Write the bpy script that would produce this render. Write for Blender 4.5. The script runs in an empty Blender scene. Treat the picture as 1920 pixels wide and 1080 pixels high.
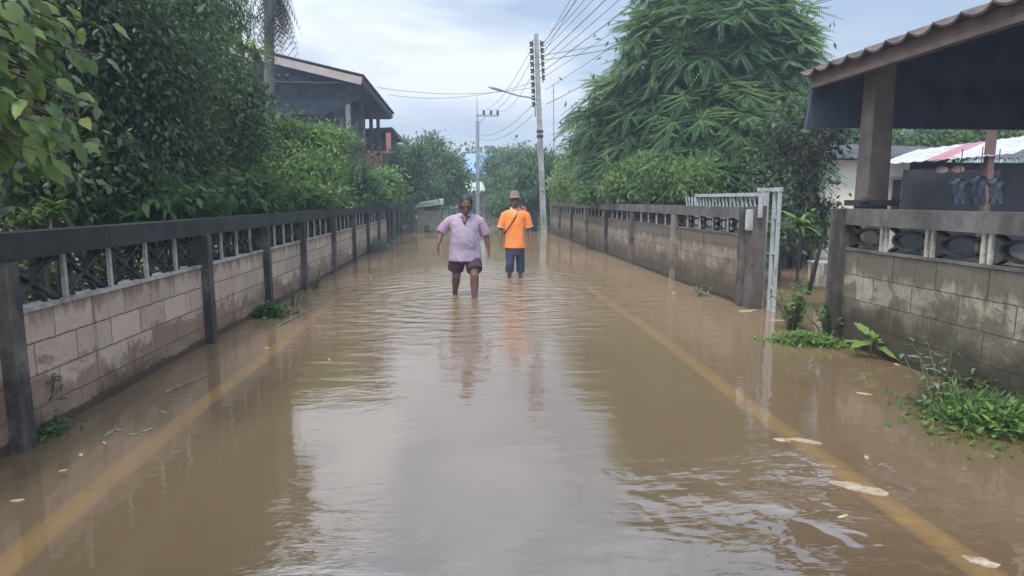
import bpy, bmesh, math, random
import numpy as np
from mathutils import Vector, Matrix
R = math.radians
random.seed(7); rng = np.random.default_rng(7)
scn = bpy.context.scene
COL = scn.collection

# ---------------------------------------------------------------- camera
F = 1200.0; CAMH = 1.42; YAW = R(4.3); PIT = math.atan(165 / F)
cam_d = bpy.data.cameras.new("camera"); cam = bpy.data.objects.new("camera", cam_d); COL.objects.link(cam)
cam_d.sensor_width = 36; cam_d.lens = 36 * F / 1920; cam_d.clip_end = 2000; cam_d.clip_start = 0.05
cam.location = (0, 0, CAMH); cam.rotation_euler = (R(90) - PIT, 0, -YAW)
scn.camera = cam

def ray(px, py):
    u = (px - 960) / F; v = (540 - py) / F
    c, s = math.cos(PIT), math.sin(PIT); d = (u, c + v * s, -s + v * c)
    c, s = math.cos(YAW), math.sin(YAW)
    return Vector((d[0] * c + d[1] * s, -d[0] * s + d[1] * c, d[2]))
def at(px, py, Y=None, X=None, Z=None):      # real place of a photo point at a known distance
    d = ray(px, py)
    t = X / d.x if X is not None else (Y / d.y if Y is not None else (Z - CAMH) / d.z)
    return Vector((0, 0, CAMH)) + d * t

# ---------------------------------------------------------------- world and sun
SUN_EL, SUN_AZ = R(60), R(-150)        # azimuth measured from +Y towards +X
w = bpy.data.worlds.new("World"); scn.world = w; w.use_nodes = True
nt = w.node_tree; N = nt.nodes; L = nt.links; N.clear()
out = N.new("ShaderNodeOutputWorld"); bg = N.new("ShaderNodeBackground"); bg.inputs[1].default_value = 0.1
sky = N.new("ShaderNodeTexSky"); sky.sky_type = 'NISHITA'; sky.sun_disc = False
sky.sun_elevation = SUN_EL; sky.sun_rotation = SUN_AZ; sky.dust_density = 2.0
tc = N.new("ShaderNodeTexCoord")
mp = N.new("ShaderNodeMapping"); mp.inputs['Scale'].default_value = (1.0, 1.0, 2.6)
no = N.new("ShaderNodeTexNoise"); no.inputs['Scale'].default_value = 3.2; no.inputs['Detail'].default_value = 7; no.inputs['Roughness'].default_value = 0.5; no.inputs['Distortion'].default_value = 0.4
sx = N.new("ShaderNodeSeparateXYZ")
ma = N.new("ShaderNodeMath"); ma.operation = 'MULTIPLY_ADD'; ma.inputs[1].default_value = -0.42   # clouds thicken to the left
cr = N.new("ShaderNodeValToRGB"); cr.color_ramp.elements[0].position = 0.36; cr.color_ramp.elements[1].position = 0.64
ccol = N.new("ShaderNodeValToRGB")
ccol.color_ramp.elements[0].color = (3.9, 4.9, 6.3, 1); ccol.color_ramp.elements[1].color = (7.6, 8.0, 8.8, 1)
mix = N.new("ShaderNodeMix"); mix.data_type = 'RGBA'
mfac = N.new("ShaderNodeMath"); mfac.operation = 'MULTIPLY_ADD'; mfac.inputs[1].default_value = 0.3; mfac.inputs[2].default_value = 0.7
L.new(tc.outputs['Generated'], mp.inputs[0]); L.new(mp.outputs[0], no.inputs[0]); L.new(tc.outputs['Generated'], sx.inputs[0])
L.new(sx.outputs[0], ma.inputs[0]); L.new(no.outputs[0], ma.inputs[2]); L.new(ma.outputs[0], cr.inputs[0])
L.new(cr.outputs[0], ccol.inputs[0]); L.new(cr.outputs[0], mfac.inputs[0]); L.new(mfac.outputs[0], mix.inputs[0])
L.new(sky.outputs[0], mix.inputs[6]); L.new(ccol.outputs[0], mix.inputs[7]); zr = N.new("ShaderNodeMapRange"); zr.interpolation_type = 'SMOOTHSTEP'; zr.inputs[1].default_value = 0.18; zr.inputs[2].default_value = 0.95; zr.inputs[3].default_value = 1.0; zr.inputs[4].default_value = 2.7   # overcast: the zenith is brighter
L.new(sx.outputs[2], zr.inputs[0]); vm = N.new("ShaderNodeVectorMath"); vm.operation = 'SCALE'; L.new(mix.outputs[2], vm.inputs[0]); L.new(zr.outputs[0], vm.inputs['Scale']); L.new(vm.outputs[0], bg.inputs[0]); L.new(bg.outputs[0], out.inputs[0])
sd = bpy.data.lights.new("sun", 'SUN'); sd.energy = 2.0; sd.angle = R(12); sd.color = (1.0, 0.95, 0.88)
sun = bpy.data.objects.new("sun", sd); COL.objects.link(sun)
sdir = Vector((math.sin(SUN_AZ) * math.cos(SUN_EL), math.cos(SUN_AZ) * math.cos(SUN_EL), math.sin(SUN_EL)))
sun.rotation_euler = sdir.to_track_quat('Z', 'Y').to_euler()
scn.view_settings.view_transform = 'Standard'; scn.view_settings.look = 'None'
scn.view_settings.exposure = 0.42; scn.view_settings.gamma = 1.0
scn.render.engine = 'CYCLES'; scn.cycles.max_bounces = 8; scn.cycles.transparent_max_bounces = 8

# ---------------------------------------------------------------- helpers
class MB:
    def __init__(s): s.v = []; s.f = []
    def add(s, vs, fs):
        b = len(s.v); s.v += [tuple(p) for p in vs]; s.f += [tuple(i + b for i in f) for f in fs]; return s
    def box(s, x0, x1, y0, y1, z0, z1, M=None):
        vs = [Vector((x, y, z)) for z in (z0, z1) for y in (y0, y1) for x in (x0, x1)]
        if M: vs = [M @ p for p in vs]
        return s.add(vs, [(0, 2, 3, 1), (4, 5, 7, 6), (0, 1, 5, 4), (2, 6, 7, 3), (0, 4, 6, 2), (1, 3, 7, 5)])
    def bar(s, a, b, wx, wz, up=(0, 0, 1)):
        a = Vector(a); b = Vector(b); d = (b - a).normalized(); u = Vector(up)
        if abs(d.dot(u)) > .98: u = Vector((1, 0, 0))
        r = d.cross(u).normalized() * wx / 2; u = r.cross(d).normalized() * wz / 2
        return s.add([a - r - u, a + r - u, a + r + u, a - r + u, b - r - u, b + r - u, b + r + u, b - r + u],
                     [(0, 3, 2, 1), (4, 5, 6, 7), (0, 1, 5, 4), (1, 2, 6, 5), (2, 3, 7, 6), (3, 0, 4, 7)])
    def tube(s, pts, rad, seg=8, caps=True):
        pts = [Vector(p) for p in pts]; n = len(pts)
        if not hasattr(rad, '__len__'): rad = [rad] * n
        ref = Vector((0.31, 0.95, 0.07)); vs = []; fs = []
        for i, p in enumerate(pts):
            d = (pts[min(i + 1, n - 1)] - pts[max(i - 1, 0)]).normalized()
            r = ref - d * ref.dot(d)
            if r.length < .05: r = Vector((1, 0, 0)) - d * d.x
            r.normalize(); q = d.cross(r); ref = r
            rr = rad[i] if hasattr(rad[i], '__len__') else (rad[i], rad[i])
            for k in range(seg):
                a = 2 * math.pi * k / seg; vs.append(p + r * math.cos(a) * rr[0] + q * math.sin(a) * rr[1])
        for i in range(n - 1):
            for k in range(seg):
                k2 = (k + 1) % seg; fs.append((i * seg + k, i * seg + k2, (i + 1) * seg + k2, (i + 1) * seg + k))
        if caps: fs.append(tuple(range(seg))[::-1]); fs.append(tuple((n - 1) * seg + k for k in range(seg)))
        return s.add(vs, fs)
    def ell(s, c, r, seg=14, rings=9, M=None):
        vs = []; fs = []; c = Vector(c)
        for i in range(rings + 1):
            t = math.pi * i / rings
            for k in range(seg):
                a = 2 * math.pi * k / seg
                q = Vector((r[0] * math.sin(t) * math.cos(a), r[1] * math.sin(t) * math.sin(a), -r[2] * math.cos(t)))
                vs.append(c + (M @ q if M else q))
        for i in range(rings):
            for k in range(seg):
                k2 = (k + 1) % seg; fs.append((i * seg + k, i * seg + k2, (i + 1) * seg + k2, (i + 1) * seg + k))
        return s.add(vs, fs)
    def rings(s, rs, seg=20):      # horizontal rings (cx, cy, z, rx, ry)
        vs = []; fs = []; n = len(rs)
        for (cx, cy, z, rx, ry) in rs:
            for k in range(seg):
                a = 2 * math.pi * k / seg; vs.append((cx + rx * math.cos(a), cy + ry * math.sin(a), z))
        for i in range(n - 1):
            for k in range(seg):
                k2 = (k + 1) % seg; fs.append((i * seg + k, i * seg + k2, (i + 1) * seg + k2, (i + 1) * seg + k))
        fs.append(tuple(range(seg))[::-1]); fs.append(tuple((n - 1) * seg + k for k in range(seg)))
        return s.add(vs, fs)
    def build(s, name, mat, parent=None, smooth=False):
        me = bpy.data.meshes.new(name); me.from_pydata(s.v, [], s.f); me.update()
        o = bpy.data.objects.new(name, me); COL.objects.link(o)
        if mat: me.materials.append(mat)
        if smooth: me.polygons.foreach_set('use_smooth', [True] * len(me.polygons))
        if parent:
            o.parent = parent; o.matrix_parent_inverse = Matrix.Translation(parent.location).inverted() if parent.rotation_euler.z == 0 else Matrix()
        return o

def tag(o, label=None, cat=None, group=None, kind=None):
    if label: o['label'] = label
    if cat: o['category'] = cat
    if group: o['group'] = group
    if kind: o['kind'] = kind
    return o
def empty(name, loc, label, cat, group=None):
    o = bpy.data.objects.new(name, None); COL.objects.link(o); o.location = loc; o.empty_display_size = .2
    return tag(o, label, cat, group)

def remeshed(mb, name, mat, parent, vox=.008, sm=6):
    o = mb.build(name + '_source', None)
    m = o.modifiers.new('r', 'REMESH'); m.mode = 'VOXEL'; m.voxel_size = vox; m.use_smooth_shade = True
    m2 = o.modifiers.new('s', 'SMOOTH'); m2.factor = .5; m2.iterations = sm
    dg = bpy.context.evaluated_depsgraph_get(); ev = o.evaluated_get(dg)
    me = bpy.data.meshes.new_from_object(ev); me.name = name; me.materials.clear(); me.materials.append(mat)
    bpy.data.objects.remove(o)
    r = bpy.data.objects.new(name, me); COL.objects.link(r)
    if parent: r.parent = parent; r.matrix_parent_inverse = Matrix.Translation(parent.location).inverted()
    return r

# ---- node material helper
class NM:
    def __init__(s, name):
        s.m = bpy.data.materials.new(name); s.m.use_nodes = True; s.t = s.m.node_tree; s.n = s.t.nodes; s.l = s.t.links
        s.b = s.n['Principled BSDF']; s.o = s.n['Material Output']
        s.tc = s.n.new('ShaderNodeTexCoord'); s.geo = s.n.new('ShaderNodeNewGeometry')
    def P(s): return s.geo.outputs['Position']
    def noise(s, scale, detail=4, rough=.55, vec=None, stretch=None, dist=0):
        n = s.n.new('ShaderNodeTexNoise'); n.inputs['Scale'].default_value = scale; n.inputs['Detail'].default_value = detail
        n.inputs['Roughness'].default_value = rough; n.inputs['Distortion'].default_value = dist
        v = vec or s.P()
        if stretch:
            m = s.n.new('ShaderNodeMapping'); m.inputs['Scale'].default_value = stretch; s.l.new(v, m.inputs[0]); v = m.outputs[0]
        s.l.new(v, n.inputs['Vector']); return n.outputs[0]
    def ramp(s, fac, *els):
        r = s.n.new('ShaderNodeValToRGB'); e = r.color_ramp.elements
        while len(e) < len(els): e.new(.5)
        for i, (p, c) in enumerate(els):
            e[i].position = p; e[i].color = (c, c, c, 1) if not hasattr(c, '__len__') else (*c, 1)
        s.l.new(fac, r.inputs[0]); return r.outputs[0]
    def mix(s, fac, a, b, mode='MIX'):
        m = s.n.new('ShaderNodeMix'); m.data_type = 'RGBA'; m.blend_type = mode
        for i, x in ((0, fac), (6, a), (7, b)):
            if hasattr(x, 'is_output'): s.l.new(x, m.inputs[i])
            elif i == 0: m.inputs[0].default_value = x
            else: m.inputs[i].default_value = (*x, 1)
        return m.outputs[2]
    def math(s, op, a, b=0., c=0., clamp=False):
        m = s.n.new('ShaderNodeMath'); m.operation = op; m.use_clamp = clamp
        for i, x in enumerate((a, b, c)):
            if hasattr(x, 'is_output'): s.l.new(x, m.inputs[i])
            else: m.inputs[i].default_value = x
        return m.outputs[0]
    def sep(s, v=None):
        n = s.n.new('ShaderNodeSeparateXYZ'); s.l.new(v or s.P(), n.inputs[0]); return n.outputs
    def bump(s, h, strength=.3, dist=.01):
        b = s.n.new('ShaderNodeBump'); b.inputs['Strength'].default_value = strength; b.inputs['Distance'].default_value = dist
        s.l.new(h, b.inputs['Height']); s.l.new(b.outputs[0], s.b.inputs['Normal']); return b.outputs[0]
    def col(s, c):
        if hasattr(c, 'is_output'): s.l.new(c, s.b.inputs['Base Color'])
        else: s.b.inputs['Base Color'].default_value = (*c, 1)
        return s
    def rough(s, r): s.b.inputs['Roughness'].default_value = r; return s

def simple(name, c, rough=.7, var=.25, scale=6, bump=.15, metallic=0):
    m = NM(name); n = m.noise(scale, 5)
    lo = tuple(x * (1 - var) for x in c); hi = tuple(min(1, x * (1 + var)) for x in c)
    m.col(m.ramp(n, (.3, lo), (.7, hi))); m.rough(rough); m.b.inputs['Metallic'].default_value = metallic
    if bump: m.bump(m.noise(scale * 6, 3), bump, .005)
    return m.m

def block_wall(name, base, stain, off=0.0, wet=.25, blotch=.62, z0=-.02, bw=.42, bh=.197, soft=.10, mott=.5):
    m = NM(name); x, y, z = m.sep()
    wob = m.math('MULTIPLY_ADD', m.noise(9, 3, .6), .022, -.011)
    c = m.n.new('ShaderNodeCombineXYZ')
    m.l.new(m.math('ADD', m.math('ADD', m.math('ADD', y, x), off), wob), c.inputs[0]); m.l.new(m.math('ADD', m.math('SUBTRACT', z, z0), m.math('MULTIPLY', wob, .7)), c.inputs[1])
    b = m.n.new('ShaderNodeTexBrick'); m.l.new(c.outputs[0], b.inputs[0]); b.inputs['Scale'].default_value = 1
    b.inputs['Brick Width'].default_value = bw; b.inputs['Row Height'].default_value = bh; b.inputs['Mortar Size'].default_value = .006
    b.inputs['Mortar Smooth'].default_value = .4; b.inputs['Bias'].default_value = 0
    b.inputs['Color1'].default_value = (*[min(1, q * 1.1) for q in base], 1); b.inputs['Color2'].default_value = (*[q * .76 for q in base], 1)
    b.inputs['Mortar'].default_value = (*[q * .26 for q in base], 1)
    n0 = m.noise(1.7, 6, .65); n1 = m.noise(6, 7, .68); n2 = m.noise(2.4, 6, .7, dist=.8); n4 = m.noise(34, 4, .6)
    colr = m.mix(m.ramp(n1, (.35, 0), (.72, mott)), b.outputs[0], stain)                        # mottling
    colr = m.mix(m.ramp(n4, (.40, .0), (.75, .35)), colr, tuple(min(1, q * 1.35) for q in base))  # lime specks
    zz = m.math('MULTIPLY_ADD', n2, 1.15, m.math('MULTIPLY', z, -1.0))
    damp = m.ramp(zz, (wet - .02, 0), (wet + soft, 1)); colr = m.mix(m.math('MULTIPLY', damp, m.math('MULTIPLY_ADD', n1, .7, .35)), colr, stain)
    dk = m.ramp(m.math('MULTIPLY_ADD', n0, 1.0, m.math('MULTIPLY', z, -.9)), (wet + .12, 0), (wet + .30, .8)); colr = m.mix(dk, colr, tuple(q * .5 for q in stain))
    drip = m.ramp(m.noise(8, 4, .6, stretch=(1, 1, .10)), (blotch - .04, 0), (blotch + .12, .75)); colr = m.mix(drip, colr, tuple(q * .5 for q in stain))
    top = m.ramp(m.math('MULTIPLY_ADD', m.noise(7, 4, .6, stretch=(1, 1, .2)), .5, z), (.92, 0), (1.12, .6)); colr = m.mix(top, colr, tuple(q * .5 for q in stain))
    wetb = m.ramp(m.math('MULTIPLY_ADD', n1, .14, m.math('MULTIPLY', z, -1.0)), (-.10, 0), (-.015, .9))
    colr = m.mix(wetb, colr, tuple(q * .36 for q in stain))
    m.col(colr); m.rough(.85)
    h = m.math('ADD', m.math('MULTIPLY_ADD', n4, .5, m.math('MULTIPLY', b.outputs['Fac'], -1.2)), m.math('MULTIPLY', n1, .8)); m.bump(h, .8, .014)
    return m.m

def algae(name, base, dark, scale=4, amt=.5):
    m = NM(name); n = m.noise(scale, 6, .65, stretch=(1, 1, .6)); n2 = m.noise(scale * 7, 4)
    c = m.mix(m.ramp(n, (amt - .12, 0), (amt + .1, 1)), base, dark)
    c = m.mix(m.ramp(n2, (.4, 0), (.8, .5)), c, tuple(q * .5 for q in dark))
    m.col(c).rough(.85); m.bump(n2, .35, .01); return m.m

def leafmat(name, cols, trans=.35, rough=.45):
    m = NM(name); r = m.geo.outputs['Random Per Island']
    k = len(cols); c = m.ramp(r, *[(i / (k - 1) if k > 1 else 0, cols[i]) for i in range(k)])
    n = m.noise(1.3, 3); c = m.mix(m.ramp(n, (.35, 0), (.7, .55)), c, tuple(q * .6 for q in cols[0]))
    n3 = m.noise(.9, 4, .6); c = m.mix(m.ramp(n3, (.50, 0), (.66, .5)), c, tuple(min(1, q * f) for q, f in zip(cols[-1], (1.7, 1.35, 1.2))))
    m.col(c).rough(rough); m.b.inputs['Specular IOR Level'].default_value = .35
    t = m.n.new('ShaderNodeBsdfTranslucent'); m.l.new(m.mix(.5, c, (.18, .30, .04)), t.inputs[0])
    a = m.n.new('ShaderNodeMixShader'); a.inputs[0].default_value = trans
    m.l.new(m.b.outputs[0], a.inputs[1]); m.l.new(t.outputs[0], a.inputs[2]); m.l.new(a.outputs[0], m.o.inputs[0])
    return m.m

# ---------------------------------------------------------------- materials
M = {}
M['lwall'] = block_wall('pale_block', (.48, .36, .28), (.17, .095, .050), off=.09, wet=.24, blotch=.66, mott=.25, soft=.06)
M['rwall'] = block_wall('stained_block', (.29, .24, .185), (.115, .078, .048), off=.12, wet=.02, blotch=.60, mott=.5)
M['nwall'] = block_wall('grey_block', (.33, .295, .235), (.062, .050, .026), off=.2, wet=-.02, blotch=.64, mott=.45, z0=-.01, bw=.52, bh=.235)
M['beam'] = algae('mossy_concrete', (.055, .055, .05), (.018, .021, .019), 3, .45)
M['post'] = algae('stained_concrete', (.16, .14, .115), (.038, .034, .030), 3.5, .47)
M['postpale'] = algae('pale_stained_concrete', (.26, .235, .20), (.10, .08, .065), 3.5, .5)
M['beamR'] = algae('grey_concrete_beam', (.17, .16, .15), (.075, .07, .065), 3, .5)
M['vent'] = algae('vent_concrete', (.085, .085, .078), (.018, .02, .018), 8, .45)
M['fin'] = algae('pale_fin_concrete', (.46, .43, .38), (.16, .15, .13), 6, .58)
M['bark'] = algae('bark', (.13, .10, .075), (.05, .04, .03), 8, .5)
M['palebark'] = algae('pale_bark', (.32, .30, .26), (.14, .12, .10), 8, .5)
M['pole'] = algae('pole_concrete', (.38, .39, .39), (.20, .20, .20), 2, .55)
M['steel'] = simple('grey_steel', (.30, .33, .36), .45, .15, 3, .05, .3)
M['dark'] = simple('dark_iron', (.03, .032, .036), .6, .2)
M['white'] = algae('chipped_white_paint', (.44, .48, .50), (.22, .21, .19), 7, .64)
M['wire'] = simple('cable', (.06, .065, .075), .6, .1, 4, 0)
M['brownpaint'] = simple('brown_pillar_paint', (.125, .105, .098), .8, .3, 5)
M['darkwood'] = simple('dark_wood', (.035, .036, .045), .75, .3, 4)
M['veilwood'] = simple('veil_tinted_dark_boards', (.050, .066, .102), .75, .35, 4)  # dark wood with the bluish lens veil mixed into its colour
M['fascia'] = simple('red_brown_fascia', (.12, .080, .074), .8, .3, 5)
M['palefascia'] = simple('pale_weathered_fascia', (.42, .36, .35), .8, .15, 3)
M['tile'] = algae('old_roof_tile', (.16, .11, .10), (.055, .050, .048), 2.5, .5)
M['greyroof'] = algae('grey_sheet_roof', (.13, .13, .14), (.06, .065, .075), 2, .5)
M['cream'] = simple('cream_render', (.80, .76, .66), .85, .10, 1.5)
M['blueroof'] = simple('blue_sheet_roof', (.22, .36, .62), .5, .1, 1)
M['tarp'] = simple('pale_green_tarp', (.42, .50, .40), .6, .15, 2)
M['teak'] = simple('brown_timber', (.16, .10, .08), .7, .3, 4)
M['redwood'] = simple('red_brown_railing', (.42, .20, .14), .7, .2, 5)
M['skin'] = simple('brown_skin', (.15, .078, .055), .5, .12, 9, .05)
M['skin2'] = simple('tan_skin', (.19, .095, .066), .5, .12, 9, .05)

def corr_roof(name, p00, p10, p01, p11, n, amp, mat, parent, th=.012, rows=1):
    """wavy sheet between two edges; waves run from edge p00-p10 to edge p01-p11"""
    mb = MB(); p00, p10, p01, p11 = map(Vector, (p00, p10, p01, p11)); up = (p10 - p00).cross(p01 - p00).normalized()
    if up.z < 0: up = -up
    K = n * 6; vs = []; fs = []
    for r in range(rows + 1):
        v = r / rows
        for i in range(K + 1):
            u = i / K; p = (p00.lerp(p10, u)).lerp(p01.lerp(p11, u), v)
            o = amp * (1 - abs(math.sin(math.pi * u * n))) ** 1.3 * 1.0
            vs.append(p + up * (o + .004 * math.sin(r * 2.1))); vs.append(p + up * (o - th))
    S = (K + 1) * 2
    for r in range(rows):
        for i in range(K):
            a = r * S + i * 2; fs.append((a, a + 2, a + S + 2, a + S)); fs.append((a + 1, a + S + 1, a + S + 3, a + 3))
    for i in range(K):
        a = i * 2; fs.append((a, a + 1, a + 3, a + 2)); a += rows * S; fs.append((a, a + 2, a + 3, a + 1))
    for r in range(rows):
        a = r * S; fs.append((a, a + S, a + S + 1, a + 1)); a += K * 2; fs.append((a, a + 1, a + S + 1, a + S))
    return mb.add(vs, fs).build(name, mat, parent)

# ================================================================ GROUND, ROAD, WATER
gm = NM('silt'); gm.col(gm.ramp(gm.noise(.7, 5), (.3, (.10, .075, .045)), (.7, (.16, .125, .08)))).rough(.9)
g = MB(); g.add([(-400, -60, -.16), (400, -60, -.16), (400, 700, -.16), (-400, 700, -.16)], [(0, 1, 2, 3)])
tag(g.build('ground', gm.m), kind='structure')
rm = NM('wet_concrete_road'); rm.col(rm.ramp(rm.noise(1.5, 6), (.3, (.12, .09, .055)), (.7, (.20, .155, .10)))).rough(.8)
rd = MB(); rd.box(-2.35, 2.75, -20, 75, -.155, -.11)
road = tag(rd.build('road', rm.m), kind='structure')
sb = MB(); sb.box(-60, -2.78, -10, 60, -.155, .06); tag(sb.build('garden_soil', gm.m), kind='structure')
def edge_line(xa, xb, label):
    lm = NM('worn_blurred_yellow_paint'); x, y, z = lm.sep(lm.tc.outputs['UV'])
    edge = lm.ramp(lm.math('ABSOLUTE', lm.math('SUBTRACT', x, .5)), (.0, 1), (.30, .75), (.5, 0))  # soft edges imitate the blur of light scattered in murky water
    wear = lm.ramp(lm.noise(3, 5, .6), (.25, .75), (.6, 1))
    lm.col(lm.mix(lm.math('MULTIPLY', edge, wear), (.16, .12, .078), (1.0, .62, .13))).rough(.8)
    n = 80; y0, y1 = -6, 34; vs = []; fs = []; hw = .095
    for i in range(n + 1):
        y = y0 + (y1 - y0) * i / n; x = xa + (xb - xa) * (y - 2) / 8 + .02 * math.sin(y * 1.1)
        vs += [(x - hw, y, -.106), (x + hw, y, -.106)]
    for i in range(n): fs.append((2 * i, 2 * i + 1, 2 * i + 3, 2 * i + 2))
    o = MB().add(vs, fs).build('edge_line', lm.m, road); uv = o.data.uv_layers.new(name='UV')
    for lp in o.data.loops: uv.data[lp.index].uv = (lp.vertex_index % 2, o.data.vertices[lp.vertex_index].co.y)
    o['label'] = label
edge_line(-1.94, -2.0, 'yellow edge line on the left side of the flooded road')
edge_line(2.12, 2.19, 'yellow edge line on the right side of the flooded road')

# water: muddy suspension over the road, mirror-like skin with wakes round the walkers
wm = NM('muddy_flood_water'); x, y, z = wm.sep()
def distxy(cx, cy, kx=1., ky=1.):
    a = wm.math('MULTIPLY', wm.math('SUBTRACT', x, cx), kx); b = wm.math('MULTIPLY', wm.math('SUBTRACT', y, cy), ky)
    return wm.math('SQRT', wm.math('ADD', wm.math('MULTIPLY', a, a), wm.math('MULTIPLY', b, b)))
def gauss(d, r):  return wm.math('POWER', 2.718, wm.math('MULTIPLY', wm.math('POWER', wm.math('DIVIDE', d, r), 2.), -1.))
d1 = distxy(0.0, 9.4); d2 = distxy(.94, 11.7)
h = None
def addh(v):
    global h
    h = v if h is None else wm.math('ADD', h, v)
warp = wm.noise(1.3, 3, .5)
for d, k, r, A in ((d1, 19., 2.0, .0065), (d2, 17., 2.0, .0055), (d1, 34., .55, .007), (d2, 34., .5, .007)):
    addh(wm.math('MULTIPLY', wm.math('MULTIPLY', wm.math('SINE', wm.math('MULTIPLY_ADD', warp, 9., wm.math('MULTIPLY', d, k))), gauss(d, r)), A))
rip = wm.noise(3.4, 4, .55, stretch=(.6, 1.5, 1), dist=.5); fine = wm.noise(13, 3, .5, stretch=(.6, 1.3, 1)); big = wm.noise(1.1, 2, .5, stretch=(.7, 1, 1))
near_people = gauss(distxy(.4, 10.2, .75, .55), 1.7)
patch = gauss(distxy(1.45, 2.75, .8, 1.1), .55); patch2 = gauss(distxy(-.55, 2.5, 1.1, 1.), .5); patch3 = gauss(distxy(-.55, 4.5, 1.4, 1.2), .5)
patch4 = gauss(distxy(1.05, 4.2, 1.6, .7), .65)
brk = wm.ramp(wm.noise(.8, 3, .5), (.42, 0), (.62, 1))
amp = wm.math('ADD', wm.math('MULTIPLY', near_people, .074), wm.math('ADD', wm.math('MULTIPLY', wm.math('MULTIPLY', patch, wm.ramp(wm.noise(2.2, 3, .5), (.40, .15), (.6, 1))), .034), wm.math('ADD', wm.math('MULTIPLY', patch2, .016), wm.math('MULTIPLY', patch3, .010))))
amp = wm.math('ADD', amp, wm.math('MULTIPLY', patch4, .004))
amp = wm.math('ADD', amp, wm.math('MULTIPLY_ADD', brk, .0022, .0006))
addh(wm.math('MULTIPLY', rip, amp)); addh(wm.math('MULTIPLY', fine, wm.math('MULTIPLY', amp, .22))); addh(wm.math('MULTIPLY', big, .0035))
bn = wm.n.new('ShaderNodeBump'); bn.inputs['Strength'].default_value = 1; bn.inputs['Distance'].default_value = 1.0; wm.l.new(h, bn.inputs['Height'])
mud = wm.ramp(wm.noise(.35, 4, .5), (.3, (.285, .195, .112)), (.7, (.34, .236, .14)))
tone = wm.mix(wm.ramp(x, (0, 0), (1, 0)), mud, mud)
wm.b.inputs['Roughness'].default_value = .5; wm.b.inputs['Specular IOR Level'].default_value = 0; wm.col(mud)
tr = wm.n.new('ShaderNodeBsdfTransparent'); tr.inputs[0].default_value = (1, .95, .80, 1)
inc = wm.n.new('ShaderNodeVectorMath'); inc.operation = 'DOT_PRODUCT'; wm.l.new(wm.geo.outputs['Incoming'], inc.inputs[0]); wm.l.new(wm.geo.outputs['Normal'], inc.inputs[1])
clear = wm.math('MULTIPLY', wm.ramp(inc.outputs['Value'], (.08, .0), (.22, .6), (.6, 1.0)), .80)      # longer path through the murk at low angles
body = wm.n.new('ShaderNodeMixShader'); wm.l.new(clear, body.inputs[0]); wm.l.new(wm.b.outputs[0], body.inputs[1]); wm.l.new(tr.outputs[0], body.inputs[2])
gl = wm.n.new('ShaderNodeBsdfGlossy'); gl.inputs['Roughness'].default_value = .03; gl.inputs[0].default_value = (1, 1, 1, 1); wm.l.new(bn.outputs[0], gl.inputs['Normal'])
fr = wm.n.new('ShaderNodeFresnel'); fr.inputs['IOR'].default_value = 2.35; wm.l.new(bn.outputs[0], fr.inputs['Normal'])
ws = wm.n.new('ShaderNodeMixShader'); wm.l.new(fr.outputs[0], ws.inputs[0]); wm.l.new(body.outputs[0], ws.inputs[1]); wm.l.new(gl.outputs[0], ws.inputs[2])
wm.l.new(ws.outputs[0], wm.o.inputs[0])
wt = MB(); wt.add([(-60, -25, 0), (60, -25, 0), (60, 110, 0), (-60, 110, 0)], [(0, 1, 2, 3)])
tag(wt.build('water', wm.m), kind='structure')

# ================================================================ BOUNDARY WALLS
def vent_unit(kind):
    """one pierced vent block, centred, lying in the y-z plane, w x h"""
    mb = MB()
    if kind == 'cross':
        W, H = .46, .30; T = .05
        for sgn in (1, -1): mb.bar((0, -W / 2, -H / 2 * sgn), (0, W / 2, H / 2 * sgn), .022, T, up=(1, 0, 0))
        for cy in (-W / 2, W / 2):
            s = 1 if cy < 0 else -1
            pts = [(0, cy + s * .115 * math.cos(a), .115 * math.sin(a)) for a in np.linspace(-math.pi / 2, math.pi / 2, 9)]
            for a, b in zip(pts[:-1], pts[1:]): mb.bar(a, b, .014, .034, up=(1, 0, 0))
        for cz in (-H / 2, H / 2):
            s = 1 if cz < 0 else -1
            pts = [(0, .12 * math.cos(a), cz + s * .085 * math.sin(a)) for a in np.linspace(0, math.pi, 9)]
            for a, b in zip(pts[:-1], pts[1:]): mb.bar(a, b, .014, .034, up=(1, 0, 0))
    else:
        W, H = .50, .25; T = .06
        pts = [(0, .19 * math.cos(a), .085 * math.sin(a)) for a in np.linspace(0, 2 * math.pi, 19)]
        for a, b in zip(pts[:-1], pts[1:]): mb.bar(a, b, .024, T, up=(1, 0, 0))
        for sy in (1, -1):
            for sz in (1, -1):
                mb.bar((0, sy * .13, sz * .06), (0, sy * W / 2, sz * H / 2), .022, T, up=(1, 0, 0))
    return mb

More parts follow.
